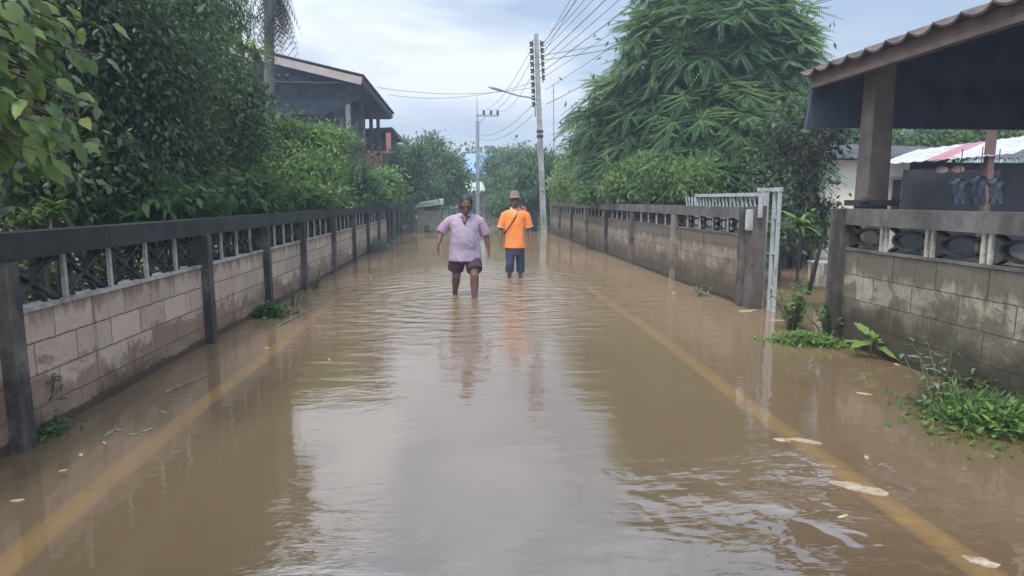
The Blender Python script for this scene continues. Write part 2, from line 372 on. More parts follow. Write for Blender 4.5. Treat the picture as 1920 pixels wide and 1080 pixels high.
def make_wall(name, label, X, y0, y1, posts, panels_per, zc0, zc1, top, bmat, vent, beam_mat, post_mat, side, fin_double=False, postw=.14, postproud=.05, pm2=None):
    """side=+1: road lies towards +x"""
    T = .085
    root = empty(name, (X, (y0 + y1) / 2, -.16), label, 'wall')
    bx = MB(); bx.box(X - .08, X + .08, y0, y1, top - .155, top)
    n = int((y1 - y0) / .5)
    b = bx.build('coping_beam', beam_mat, root)
    xs = sorted(posts); vu = vent_unit(vent)
    vm0 = None; fm0 = None
    for i, py in enumerate(xs):
        p = MB(); w = postw * (.92 + .16 * random.random()); 
        xx0, xx1 = (X - T + .01, X + T + postproud - .01) if side > 0 else (X - T - postproud + .01, X + T - .01)
        p.box(xx0, xx1, py - w / 2, py + w / 2, -.16, top - (.157 if 0 < i < len(xs) - 1 else .003))
        p.build('post', (pm2 if pm2 and i % 3 == 1 else post_mat), root)
    for i in range(len(xs) - 1):
        a, c = xs[i] + postw / 2 - .006, xs[i + 1] - postw / 2 + .006
        pn = MB(); pn.box(X - .05, X + .05, a, c, -.16, zc0); pn.build('block_panel', bmat, root)
        lg = MB(); lg.box(X - .062, X + .062, a, c, zc0, zc0 + .025); lg.build('ledge', M['fin'] if side > 0 else beam_mat, root)
        k = max(1, round((c - a) / panels_per)); dy = (c - a) / k; H = top - .157 - zc0 - .025; zc = zc0 + .025 + H / 2
        for j in range(k):
            cy = a + (j + .5) * dy
            if vm0 is None:
                o = vu.build('vent_block', M['vent'], root); vm0 = o.data
            else:
                o = bpy.data.objects.new('vent_block', vm0); COL.objects.link(o); o.parent = root
            o.matrix_parent_inverse = Matrix.Translation(root.location).inverted()
            o.location = (X, cy, zc); sH = .30 if vent == 'cross' else .25; sW = .46 if vent == 'cross' else .50
            o.scale = (1, (dy - .05) / sW, H / sH * .985)
            if j > 0:
                for dd in ((-.032, .032) if fin_double else (0,)):
                    fb = MB(); fb.box(*((X + .034, X + .058) if side > 0 else (X - .058, X - .034)), a + j * dy + dd - .016, a + j * dy + dd + .016, zc0 + .026, top - .156)
                    fb.build('vent_fin', M['fin'], root)
    return root

lposts = [1.15, 3.72, 6.50, 8.45, 10.35, 12.75, 15.1, 17.3, 19.5, 21.8]
make_wall('boundary_wall', 'long pale block wall with dark mossy coping and vents left of the road', -2.62, 1.0, 21.9, lposts, .49, .765, .80, 1.235, M['lwall'], 'cross', M['beam'], M['post'], +1, postw=.115)
# farther dark wall on the left
fw = empty('rear_boundary_wall', (-2.75, 25, -.16), 'short dark weathered block wall beyond the end of the pale left wall', 'wall')
q = MB(); q.box(-2.80, -2.70, 22.0, 28, -.16, 1.05); q.build('block_panel', M['post'], fw)
q = MB(); q.box(-2.84, -2.66, 22.0, 28, 1.05, 1.2); q.build('coping_beam', M['beam'], fw)
for yy in (24.2, 26.2, 27.95):
    q = MB(); q.box(-2.86, -2.62, yy - .07, yy + .07, -.16, 1.049); q.build('post', M['post'], fw)
rposts = [8.30, 11.15, 14.0, 16.6, 19.3, 22, 24.7, 27.1]
make_wall('boundary_wall', 'stained block wall right of the road running from the driveway to the pole', 3.80, 8.35, 27.2, rposts, .50, .94, .98, 1.325, M['rwall'], 'oval', M['beamR'], M['post'], -1, postw=.12, pm2=M['postpale'])
nposts = [-1.2, 1.4, 3.95, 6.20]
make_wall('boundary_wall', 'near grey block wall with oval vents right of the driveway opening', 3.84, -1.2, 6.30, nposts[0:2] + [6.20], .57, .93, .96, 1.335, M['nwall'], 'oval', M['beamR'], M['post'], -1, fin_double=True, postw=.20, postproud=.03)
# wide end pillar of the far right wall + letter box
ep = MB(); ep.box(3.72, 3.88, 8.0, 8.22, -.16, 1.345); eo = ep.build('gate_pillar', algae('purple_brown_concrete', (.15, .125, .115), (.07, .055, .05), 3, .5))
tag(eo, 'thick brown concrete pillar at the near end of the right wall by the gate', 'pillar')
lb = empty('meter_box', (3.6, 8.3, 1.05), 'small white box fixed high on the pillar of the right wall', 'box')
q = MB(); q.box(3.68, 3.717, 8.03, 8.17, 1.03, 1.30); q.build('box_body', M['white'], lb)
q = MB(); q.box(3.671, 3.68, 8.045, 8.155, 1.05, 1.28); q.build('lid', M['white'], lb)

# sliding gate parked behind the right wall
gt = empty('sliding_gate', (4.25, 9, 0), 'white metal sliding gate pulled open behind the right wall', 'gate')
X = 4.02; gy0, gy1 = 8.12, 10.9; zt = 1.52
q = MB(); q.box(X - .03, X + .03, gy0 + .2, gy1, zt - .05, zt); q.build('rail', M['white'], gt)
q = MB(); q.box(X - .03, X + .03, gy0 + .2, gy1, .0, .05); q.build('rail', M['white'], gt)
q = MB(); q.bar((X, gy0 + .2, -.1), (X, gy0 + .2, zt), .05, .05); q.build('upright', M['white'], gt)
q = MB(); q.bar((X, gy1, -.1), (X, gy1, zt - .051), .05, .05); q.build('upright', M['white'], gt)
for i in range(22):
    yy = gy0 + .34 + i * .137
    q = MB(); q.bar((X, yy, .052), (X, yy, zt - .3), .014, .03); q.bar((X, yy, zt - .3), (X, yy + .09, zt - .051), .014, .03); q.build('slat', M['white'], gt)
gp = empty('gate_frame', (3.95, 7.6, 0), 'tall white tube frame standing at the driveway edge guiding the gate', 'gate frame')
for yy in (7.80, 7.93):
    q = MB(); q.bar((3.94, yy, -.15), (3.94, yy, 1.525), .038, .038); q.build('tube', M['white'], gp)
q = MB(); q.bar((3.72, 7.93, 1.55), (3.97, 7.93, 1.55), .05, .045); q.bar((3.94, 7.77, 1.551), (3.94, 7.90, 1.551), .05, .05); q.bar((3.76, 7.93, 1.2), (3.76, 7.93, 1.527), .07, .03); q.build('top_bar', M['white'], gp)
for k in range(3):
    q = MB(); q.bar((3.94, 7.826, .3 + k * .45), (3.94, 7.904, .3 + k * .45), .03, .03); q.build('rung', M['white'], gp)

# ================================================================ POLES AND CABLES
pb = at(1020, 437, Z=0); px_, py_ = pb.x, pb.y
pole = empty('utility_pole', (px_, py_, 0), 'tall pale concrete utility pole with insulator stacks beside the right wall', 'utility pole')
tx = 3.08
q = MB(); pts = [(px_ + (tx - px_) * t, py_, -.2 + 8.45 * t) for t in (0, 1)]
q.bar(pts[0], pts[1], .22, .22); 
# taper: narrower at the top
me_v = q.v; q.v = [((v[0] - (pts[0][0] if i < 4 else pts[1][0])) * (1.15 if i < 4 else .72) + (pts[0][0] if i < 4 else pts[1][0]), v[1], v[2]) for i, v in enumerate(me_v)]
q.build('shaft', M['pole'], pole)
def polex(z): return px_ + (tx - px_) * (z + .2) / 8.45
q = MB(); 
for z in (4.1, 4.3): q.box(polex(z) - .13, polex(z) + .13, py_ - .14, py_ + .14, z - .05, z + .05)
q.build('clamp', M['dark'], pole)
for s in (-1, 1):
    q = MB(); q.bar((polex(5.2) + s * .16, py_ - .05, 4.9 if s < 0 else 6.3), (polex(8) + s * .16, py_ - .05, 8.0), .03, .04)
    q.build('rack_bar', M['dark'], pole)
    for z in np.arange(5.4 if s < 0 else 6.5, 8.0, .27):
        q = MB(); q.tube([(polex(z) + s * .24, py_ - .05, z - .09), (polex(z) + s * .24, py_ - .05, z - .03), (polex(z) + s * .24, py_ - .05, z), (polex(z) + s * .24, py_ - .05, z + .03), (polex(z) + s * .24, py_ - .05, z + .09)], [.075, .05, .04, .05, .075], 8)
        q.bar((polex(z) + s * .1, py_ - .05, z), (polex(z) + s * .2, py_ - .05, z), .03, .03); q.build('insulator', M['dark'], pole)
q = MB(); q.tube([(polex(5.6), py_ - .1, 5.62), (polex(5.6) - .9, py_ - .12, 5.75), (polex(5.6) - 1.55, py_ - .14, 5.93)], .035, 8); arm = q.build('lamp_arm', M['steel'], pole)
q = MB(); q.ell((polex(5.6) - 1.80, py_ - .15, 6.0), (.34, .10, .06), 14, 8, Matrix.Rotation(R(14), 3, 'Y')); q.build('lamp_head', M['steel'], arm, True)
ivy_at = (px_, py_)

fp = at(896, 360, Y=46)
fpx = fp.x
p2 = empty('utility_pole', (fpx, 46, 0), 'slim distant pole with one crossarm and three insulators in mid road', 'utility pole')
q = MB(); q.tube([(fpx, 46, -.2), (fpx, 46, 6.9), (fpx, 46, 7.0), (fpx - .02, 46, 8.5)], [.16, .13, .05, .02], 8); q.build('shaft', M['steel'], p2)
q = MB(); q.bar((fpx - .1, 45.9, 7.25), (fpx + 1.5, 45.9, 7.25), .1, .1); q.bar((fpx, 45.9, 6.6), (fpx + .6, 45.9, 7.2), .05, .05); q.build('crossarm', M['steel'], p2)
for dx in (.45, .95, 1.42):
    q = MB(); q.tube([(fpx + dx, 45.9, 7.3), (fpx + dx, 45.9, 7.42), (fpx + dx, 45.9, 7.5), (fpx + dx, 45.9, 7.62)], [.05, .12, .07, .1], 8); q.build('insulator', M['dark'], p2)

def cable(a, b, sag, r, label):
    a, b = Vector(a), Vector(b); pts = [a.lerp(b, t) - Vector((0, 0, sag * 4 * t * (1 - t))) for t in np.linspace(0, 1, 22)]
    o = MB().tube(pts, r, 5).build('cable', M['wire']); tag(o, label, 'cable', 'overhead cables')
G = 'thin dark overhead cable running from the concrete pole towards the viewer'
for i, (z, ex, ez) in enumerate([(7.9, 5.2, 8.4), (7.75, 5.9, 8.3), (7.6, 6.6, 8.2), (7.3, 6.9, 8.0), (7.05, 7.4, 7.8), (6.8, 8.3, 7.7), (6.55, 9.4, 7.6), (6.0, 8.8, 7.4), (5.4, 9.9, 7.0), (7.85, 3.9, 8.5), (7.5, 3.6, 8.3)]):
    cable((polex(z) + .3, py_ - .1, z), (ex, -9, ez), .35, .013 if i in (3, 5, 8) else .009, G)
G2 = 'thin dark overhead cable running from the concrete pole on towards the distant pole'
for i, (z, dx) in enumerate([(7.6, .45), (7.2, .95), (6.6, 1.42), (5.4, 0), (5.0, .1)]):
    cable((polex(z) - .25, py_, z), (fpx + dx, 46, 7.6 if i < 3 else 6.0 - (i - 3) * .3), .5, .010, G2)
cable((polex(6.1) - .2, py_, 6.1), (-3.3, 26, 5.75), .25, .009, 'thin cable crossing the road from the pole to the stilt house')
cable((polex(6.3) - .2, py_, 6.3), (-3.3, 30, 6.1), .35, .009, 'upper faint cable crossing the road towards the far end of the stilt house')
cable((polex(7.2) + .2, py_, 7.2), at(1640, -22, Y=23), .2, .014, 'single cable passing behind the tall right tree and over the tiled roof')
cable((polex(7.4) + .2, py_, 7.4), at(1560, -22, Y=24), .2, .012, 'single cable crossing the gap right of the tall tree top')
cable((px_ + .35, py_ - .1, 6.2), (px_ + .42, py_ - .1, .3), -.05, .014, 'drop cable hanging down beside the concrete pole')

# ================================================================ HOUSES
# stilt house, left
hs = empty('stilt_house', (-6, 29, 0), 'dark timber stilt house with wide low roof rising behind the left bushes', 'house')
Ya, Yb, Xe, ze = 24.4, 34.9, -3.55, 5.88
Xr, zr = -8.3, 6.95
corr_roof('roof', (Xr, Ya, zr), (Xr, Yb, zr), (Xe, Ya, ze), (Xe, Yb, ze), 60, .05, M['greyroof'], hs, rows=4)
corr_roof('roof', (Xr, Ya, zr), (Xr, Yb, zr), (-13.2, Ya, ze), (-13.2, Yb, ze), 60, .05, M['greyroof'], hs, rows=4)
q = MB(); q.bar((Xe - .1, Ya + .06, ze - .17), (Xr, Ya + .06, zr - .19), .04, .27); q.build('bargeboard', M['palefascia'], hs)
q = MB(); q.bar((-13.1, Ya + .06, ze - .17), (Xr - .01, Ya + .06, zr - .19), .04, .27); q.build('bargeboard', M['palefascia'], hs)
q = MB(); q.box(Xe - .14, Xe - .10, Ya + .1, Yb - .05, ze - .22, ze - .01); q.build('eave_board', M['veilwood'], hs)
q = MB(); q.add([(Xe - .2, Yb - .1, ze - .15), (Xr, Yb - .1, zr - .15), (-13, Yb - .1, ze - .15), (-13, Yb - .1, 5.6), (Xe - .2, Yb - .1, 5.6)], [(0, 1, 2, 3, 4)]); q.build('gable_panel', M['veilwood'], hs)
q = MB(); q.add([(Xe - .25, Ya + .3, ze - .2), (Xr, Ya + .3, zr - .22), (-13, Ya + .3, ze - .2), (-13, Ya + .9, 4.6), (Xe - 1.6, Ya + .9, 4.6), (Xe - .25, Ya + .9, ze - .62)], [(0, 1, 2, 3, 4, 5)]); q.build('gable_panel', M['veilwood'], hs)
q = MB(); q.box(-13.0, Xe - .15, Ya + .12, Yb - .12, ze - .24, ze - .20); q.build('ceiling', M['veilwood'], hs)
q = MB(); q.box(-12.4, -5.0, Ya + 1.6, Yb - .6, 2.6, ze - .245); hw = q.build('wall', M['veilwood'], hs)
for yy in (27.2, 30.5, 33):
    q = MB(); q.box(-4.995, -4.95, yy - .5, yy + .5, 3.6, 4.8); wf = q.build('window', M['teak'], hw)
q = MB(); q.box(-12.4, -4.2, Ya + .8, Yb - .5, 2.35, 2.58); q.build('floor', M['teak'], hs)
for xx in (-4.4, -8.2, -12):
    for yy in (25.4, 28.6, 31.6, 34.2):
        q = MB(); q.box(xx - .12, xx + .12, yy - .12, yy + .12, -.2, 2.35); q.build('stilt', M['palefascia'], hs)
for yy in (25.4, 28.6, 31.6, 34.2):
    q = MB(); q.box(-4.42, -4.26, yy - .08, yy + .08, 2.58, 5.6); q.build('veranda_post', M['palefascia'] if yy < 26 else M['teak'], hs)
q = MB()
for i in range(40): q.box(-4.32, -4.28, 25.6 + i * .21, 25.66 + i * .21, 2.7, 3.5)
q.box(-4.34, -4.26, 25.5, 34.1, 3.5, 3.58); q.box(-4.34, -4.26, 25.5, 34.1, 2.62, 2.70); q.build('railing', M['redwood'], hs)
# small building behind the stilt house
h2 = empty('rear_house', (-6, 38, 0), 'smaller grey roofed house with reddish railing just beyond the stilt house', 'house')
A = at(735, 240, Y=37); B = at(762, 277, Y=45)
corr_roof('roof', (A.x, 37, A.z), (A.x, 46, A.z), (B.x + .25, 37, B.z - .1), (B.x + .25, 46, B.z - .1), 30, .05, M['greyroof'], h2, rows=2)
corr_roof('roof', (A.x, 37, A.z), (A.x, 46, A.z), (A.x - 5, 37, A.z - .3), (A.x - 5, 46, A.z - .3), 30, .05, M['greyroof'], h2, rows=2)
q = MB(); q.box(A.x - 4.5, A.x - .2, 38, 45.5, .0, A.z - .5); q.build('wall', M['darkwood'], h2)
q = MB()
for i in range(14): q.box(A.x - 2.6 + i * .2, A.x - 2.54 + i * .2, 36.6, 36.66, 2.7, 4.0)
q.box(A.x - 2.7, A.x + .2, 36.58, 36.68, 4.0, 4.1); q.build('railing', M['redwood'], h2)
q = MB(); q.box(A.x - .3, A.x - .05, 36.6, 36.85, -.2, A.z - .3); q.build('post', M['redwood'], h2)
q = MB(); q.box(A.x - 2.9, A.x + .3, 36.5, 38.0, 2.45, 2.65); q.build('floor', M['palefascia'], h2)

# blue roofed house at the road's end
bh = empty('blue_roof_house', (2, 68, 0), 'distant house with pale blue metal roof at the end of the road', 'house')
a = at(868, 326, Y=64); b = at(925, 322, Y=64); c = at(915, 288, Y=72)
corr_roof('roof', (a.x, 64, a.z), (b.x + 1.2, 64, a.z), (a.x + .3, 72, c.z), (b.x + 1.2, 72, c.z), 24, .05, M['blueroof'], bh, rows=2)
q = MB(); q.box(a.x + .5, b.x + .9, 64.8, 71.8, -.1, a.z - .05); wl = q.build('wall', simple('lilac_render', (.34, .34, .45), .8, .1, 1), bh)
for xx in (a.x + 1.0, a.x + 2.3):
    q = MB(); q.box(xx, xx + .6, 64.76, 64.797, 2.0, 3.2); q.build('window', M['dark'], wl)
ts = empty('tarp_shed', (1.2, 52, 0), 'low open shed with pale green tarp roof left of the distant pole', 'shed')
a = at(862, 362, Y=50); b = at(910, 358, Y=50); c = at(872, 340, Y=54); d = at(905, 340, Y=54)
q = MB(); n = 8; vs = []; fs = []
for j in range(5):
    for i in range(n + 1):
        p = Vector(a).lerp(b, i / n).lerp(Vector(c).lerp(d, i / n), j / 4); vs.append(p + Vector((0, 0, .08 * math.sin(i * 1.7 + j)))) 
for j in range(4):
    for i in range(n): k = j * (n + 1) + i; fs.append((k, k + 1, k + n + 2, k + n + 1))
q.add(vs, fs); q.build('tarp', M['tarp'], ts)
for (xx, yy, zz) in ((a.x + .15, 50.1, a.z), (b.x - .15, 50.1, b.z), (c.x + .1, 53.9, c.z), (d.x - .1, 53.9, d.z)):
    q = MB(); q.box(xx - .05, xx + .05, yy - .05, yy + .05, -.16, zz - .05); q.build('post', M['teak'], ts)

# open tiled shelter by the near right wall
sh = empty('tiled_shelter', (5, 4, 0), 'dark open shelter with wavy tiled roof behind the near right wall', 'shelter')
Y0, Y1, Xe, ze = -2.5, 7.05, 3.88, 2.80
Xr, zr = 7.6, 3.95
corr_roof('roof', (Xe - .10, Y0, ze - .02), (Xe - .10, Y1 + .1, ze - .02), (Xr, Y0, zr), (Xr, Y1 + .1, zr), 33, .055, M['tile'], sh, th=.02, rows=6)
corr_roof('roof', (Xr, Y0, zr), (Xr, Y1 + .1, zr), (Xr + 3.6, Y0, ze), (Xr + 3.6, Y1 + .1, ze), 33, .055, M['tile'], sh, th=.02, rows=6)
q = MB(); q.box(Xe - .03, Xe, Y0, Y1, ze - .17, ze - .015); q.build('fascia', M['fascia'], sh)
q = MB(); q.box(Xe - .055, Xe - .032, Y0, Y1, ze - .165, ze - .115); q.build('gutter_strip', M['fascia'], sh)
q = MB(); q.add([(Xe, Y1, ze - .10), (Xr, Y1, zr - .05), (Xr + 3.5, Y1, ze - .1), (Xr + 3.5, Y1, 2.22), (Xe - .06, Y1, 2.22),
                 (Xe, Y1 + .05, ze - .10), (Xr, Y1 + .05, zr - .05), (Xr + 3.5, Y1 + .05, ze - .1), (Xr + 3.5, Y1 + .05, 2.22), (Xe - .06, Y1 + .05, 2.22)],
                [(0, 4, 3, 2, 1), (5, 6, 7, 8, 9), (3, 4, 9, 8), (0, 5, 9, 4), (2, 3, 8, 7), (0, 1, 6, 5), (1, 2, 7, 6)]); q.build('gable_panel', M['veilwood'], sh)
for i in range(8):
    yy = Y0 + .5 + i * 1.27; q = MB(); q.bar((Xe + .02, yy, ze - .10), (Xr, yy, zr - .12), .06, .12); q.build('rafter', M['veilwood'], sh)
for (xx, zz) in ((4.6, 2.93), (5.6, 3.24), (6.6, 3.55)):
    q = MB(); q.box(xx - .03, xx + .03, Y0, Y1 - .01, zz - .07, zz - .01); q.build('purlin', M['veilwood'], sh)
pc = at(1632, 385, Y=6.45); pxx = pc.x
q = MB(); q.rings([(pxx, 6.45, -.2, .15, .15), (pxx, 6.45, 1.42, .16, .16)], 4); 
q = MB()
for (zb, zt_, hb, ht) in ((-.2, 2.78, .125, .10),):
    q.add([(pxx + sx_ * hh, 6.45 + sy_ * hh, zz) for zz, hh in ((zb, hb), (zt_, ht)) for sx_, sy_ in ((-1, -1), (1, -1), (1, 1), (-1, 1))],
          [(0, 3, 2, 1), (4, 5, 6, 7), (0, 1, 5, 4), (1, 2, 6, 5), (2, 3, 7, 6), (3, 0, 4, 7)])
pl = q.build('pillar', M['brownpaint'], sh)
q = MB(); q.box(pxx - .18, pxx + .18, 6.45 - .18, 6.45 + .18, 1.36, 1.42); q.ell((pxx - .17, 6.3, 1.41), (.045, .045, .04)); q.ell((pxx + .17, 6.3, 1.41), (.045, .045, .04)); q.build('base_collar', M['darkwood'], pl)
for (xx, yy) in ((pxx + .1, -1.6), (10.2, 6.45), (10.2, 1)):
    q = MB(); q.box(xx - .14, xx + .14, yy - .14, yy + .14, -.2, 2.78); q.build('pillar', M['brownpaint'], sh)
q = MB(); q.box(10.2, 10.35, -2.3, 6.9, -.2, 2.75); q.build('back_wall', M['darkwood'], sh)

# cream house behind the driveway
ch = empty('cream_house', (9, 17, 0), 'low cream walled house seen beside the brown pillar', 'house')
a = at(1560, 300, Y=15.5); b = at(1700, 300, Y=15.5)
q = MB(); q.box(a.x - .3, b.x + .1, 15.5, 20, -.2, a.z); w_ = q.build('wall', M['cream'], ch)
q = MB(); q.box(b.x + .1, b.x + 6, 16.3, 20, -.2, a.z); q.build('wall', M['darkwood'], ch)
q = MB(); q.box(at(1668, 340, Y=15.5).x, at(1692, 340, Y=15.5).x, 15.46, 15.497, .9, 2.0); wd = q.build('window', M['palefascia'], w_)
q = MB(); q.box(at(1672, 340, Y=15.5).x, at(1688, 340, Y=15.5).x, 15.44, 15.457, .98, 1.92); q.build('pane', M['dark'], wd)
corr_roof('roof', (a.x - .6, 15.1, a.z + .02), (b.x + 6, 15.1, a.z + .02), (a.x - .6, 20, a.z + .75), (b.x + 6, 20, a.z + .75), 40, .04, M['greyroof'], ch, rows=2)
# striped sheet canopy
cn = empty('sheet_canopy', (8, 12, 0), 'white corrugated canopy roof with one red stripe beyond the shelter', 'canopy')
def sheet(u0, u1, mat, name='roof_sheet'):
    A0, A1 = at(1648, 309, Y=11.2), at(1905, 288, Y=11.2); B0, B1 = at(1722, 281, Y=14.5), at(1995, 246, Y=14.5)
    corr_roof(name, A0.lerp(A1, u0), A0.lerp(A1, u1), B0.lerp(B1, u0), B0.lerp(B1, u1), max(2, int(14 * (u1 - u0))), .02, mat, cn, rows=2)
wsheet = algae('weathered_sheet', (.52, .54, .59), (.27, .23, .21), 4, .60); rsheet = simple('red_sheet', (.42, .15, .18), .45, .1, 2, 0)
sheet(0, .34, wsheet); sheet(.34, .50, rsheet, 'red_stripe'); sheet(.50, 1.0, wsheet)
for (px, pt) in ((1860, 245),):
    t_ = at(px, pt, Y=11.3 if px > 1800 else 14); q = MB(); q.box(t_.x - .06, t_.x + .06, t_.y - .06, t_.y + .06, -.2, t_.z if px > 1800 else t_.z - .05); q.build('post', M['teak'], cn)
a = at(1700, 308, Y=12.0)
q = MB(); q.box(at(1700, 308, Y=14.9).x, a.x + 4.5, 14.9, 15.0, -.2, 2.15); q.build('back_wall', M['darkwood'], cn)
def orb(px, py, label):
    p = at(px, py, Y=11.9); o = empty('pink_orb', p, label, 'orb', 'pale pink rounded pieces under the canopy')
    q = MB(); q.ell(p, (.11, .11, .07), 14, 8); q.build('round_body', simple('pale_pink', (.80, .62, .58), .7, .1), o, True)  # small flattened pale pink ball hung on a cord
    q = MB(); q.tube([p + Vector((0, 0, .08)), p + Vector((0, 0, .26))], .006, 5); q.build('cord', M['dark'], o)
orb(1766, 318, 'left pale pink lantern hanging under the white canopy edge'); orb(1796, 317, 'right pale pink lantern hanging under the white canopy edge')
def laundry(px, py, c, s, label):
    p = at(px, py, Y=10.5); o = empty('hanging_shirt', p, label, 'shirt', 'laundry hanging under the canopy')
    q = MB(); n = 9; vs = []; fs = []
    prof = [(0, .08), (.06, .2), (.12, .22), (.2, .15), (.45, .16), (.62, .17)]
    for z, hw_ in prof:
        for i in range(n):
            t = i / (n - 1) * 2 - 1; vs.append(p + Vector((t * hw_ * s, .03 * math.sin(t * 6 + z * 9), -z * s)))
            vs.append(p + Vector((t * hw_ * s, .03 * math.sin(t * 6 + z * 9) + .02, -z * s)))
    for j in range(len(prof) - 1):
        for i in range(n - 1):
            k = (j * n + i) * 2; fs.append((k, k + 2, k + 2 + 2 * n, k + 2 * n)); fs.append((k + 1, k + 2 * n + 1, k + 2 * n + 3, k + 3))
    q.add(vs, fs); q.build('cloth', simple(label[:12], c, .8, .4, 14), o)
    q = MB(); q.tube([p, p + Vector((0, 0, .5))], .008, 5); q.build('hanger', M['dark'], o)
laundry(1800, 335, (.035, .055, .085), .7, 'blue white patterned shirt hanging under the canopy'); laundry(1838, 330, (.025, .035, .065), .8, 'dark blue shirt hanging beside the canopy post'); laundry(1870, 335, (.04, .06, .09), .7, 'faded blue shirt hanging right of the canopy post')

# yard clutter seen through the driveway
tk = empty('planter_tank', at(1490, 480, Z=.2), 'dark square planter tank standing in the flooded driveway yard', 'planter')
p = at(1490, 482, Z=.25)
q = MB(); q.add([(p.x + sx_ * hh, p.y + .3 + sy_ * hh, zz) for zz, hh in ((.26, .27), (.62, .33)) for sx_, sy_ in ((-1, -1), (1, -1), (1, 1), (-1, 1))], [(0, 3, 2, 1), (4, 5, 6, 7), (0, 1, 5, 4), (1, 2, 6, 5), (2, 3, 7, 6), (3, 0, 4, 7)]); q.build('tub', simple('black_plastic', (.02, .025, .025), .5), tk)
for sx_ in (-.22, .22):
    for sy_ in (-.2, .2): q = MB(); q.bar((p.x + sx_, p.y + .3 + sy_, -.16), (p.x + sx_, p.y + .3 + sy_, .259), .05, .05); q.build('leg', M['dark'], tk)
PL = p + Vector((0, .3, .38))
jb = at(1487, 400, Y=14.8)
q = MB(); q.rings([(jb.x, 14.8, z_, r_, r_) for z_, r_ in ((-.16, .2), (.2, .30), (.8, .33), (1.3, .3), (1.55, .2), (1.62, .14), (1.70, .15))], 20); tag(q.build('water_jar', simple('pale_pink_clay', (.52, .46, .45), .7, .1), None, True), 'tall pale pinkish water jar in the yard behind the gate', 'jar')
sw = empty('glint_slats', at(1540, 560, Z=0), 'white slats added to imitate bright glints on the driveway water', 'reflections')  # slats added in place of bright glare on the water
p = at(1540, 500, Z=.12) 
for k in range(4): q = MB(); q.box(p.x - .2, p.x + .2, p.y - .2 + k * .11, p.y - .12 + k * .11, .20, .225); q.build('slat', M['white'], sw)
for sx_ in (-.17, .17):
    for sy_ in (-.17, .13): q = MB(); q.bar((p.x + sx_, p.y + sy_, -.16), (p.x + sx_, p.y + sy_, .2), .035, .035); q.build('leg', M['white'], sw)

# ================================================================ FOLIAGE
def leaf_mesh(name, P, D, Nn, Ln, W, mat, parent, tmpl='diamond', droop=.15):
    n = len(P); D = D / np.linalg.norm(D, axis=1, keepdims=True)
    S = np.cross(D, Nn); S /= np.linalg.norm(S, axis=1, keepdims=True) + 1e-9; U = np.cross(S, D)
    if tmpl == 'diamond':
        T = np.array([[0, 0, 0], [.42, .5, -.06], [1, 0, -droop], [.42, -.5, -.06]]); Fc = [[0, 1, 2, 3]]
    elif tmpl == 'leaf':      # folded blade with midrib, pointed tip
        prof = [(.07, .20), (.2, .43), (.38, .5), (.58, .43), (.78, .25), (.9, .10)]; T = [[0, 0, 0]]; Fc = []
        for i, (t_, w_) in enumerate(prof):
            zc = -(droop + .15) * t_ ** 2; T += [[t_, w_, zc + .09 * w_ + .02 * (-1) ** i], [t_, 0, zc], [t_, -w_, zc + .09 * w_ - .02 * (-1) ** i]]
            a = 1 + 3 * i
            if i == 0: Fc += [[0, a + 1, a, a], [0, a + 2, a + 1, a + 1]]
            else: Fc += [[a - 3, a - 2, a + 1, a], [a - 2, a - 1, a + 2, a + 1]]
        T.append([1, 0, -(droop + .15)]); k_ = len(T) - 1; Fc += [[k_ - 3, k_ - 2, k_, k_], [k_ - 2, k_ - 1, k_, k_]]; T = np.array(T)
    elif tmpl == 'blade':
        T = np.array([[0, .5, 0], [0, -.5, 0], [.4, .45, 0], [.4, -.45, 0], [.75, .3, -droop], [.75, -.3, -droop], [1, 0, -droop * 2.4]])
        Fc = [[0, 1, 3, 2], [2, 3, 5, 4], [4, 5, 6, 6]]
    k = len(T); Ln = np.broadcast_to(Ln, (n,)).astype(float); W = np.broadcast_to(W, (n,)).astype(float)
    V = P[:, None, :] + (T[None, :, 0:1] * Ln[:, None, None]) * D[:, None, :] + (T[None, :, 1:2] * W[:, None, None]) * S[:, None, :] + (T[None, :, 2:3] * Ln[:, None, None]) * U[:, None, :]
    V = V.reshape(-1, 3)
    loops = []; starts = []; tot = []; 
    base = np.arange(n) * k
    fl = [];
    for f in Fc:
        u = []
        for a in f:
            if a not in u: u.append(a)
        fl.append(u)
    per = [len(u) for u in fl]; flat = np.concatenate([np.array(u) for u in fl])
    li = (base[:, None] + flat[None, :]).reshape(-1); tot = np.tile(per, n); starts = np.concatenate([[0], np.cumsum(tot)[:-1]])
    me = bpy.data.meshes.new(name); me.vertices.add(len(V)); me.vertices.foreach_set('co', V.reshape(-1).astype(np.float32))
    me.loops.add(len(li)); me.loops.foreach_set('vertex_index', li.astype(np.int32))
    me.polygons.add(len(tot)); me.polygons.foreach_set('loop_start', starts.astype(np.int32)); 
    me.update(calc_edges=True); me.validate(); me.materials.append(mat)
    o = bpy.data.objects.new(name, me); COL.objects.link(o)
    if parent: o.parent = parent; o.matrix_parent_inverse = Matrix.Translation(parent.location).inverted()
    return o
def unit(n):
    v = rng.normal(size=(n, 3)); return v / np.linalg.norm(v, axis=1, keepdims=True)

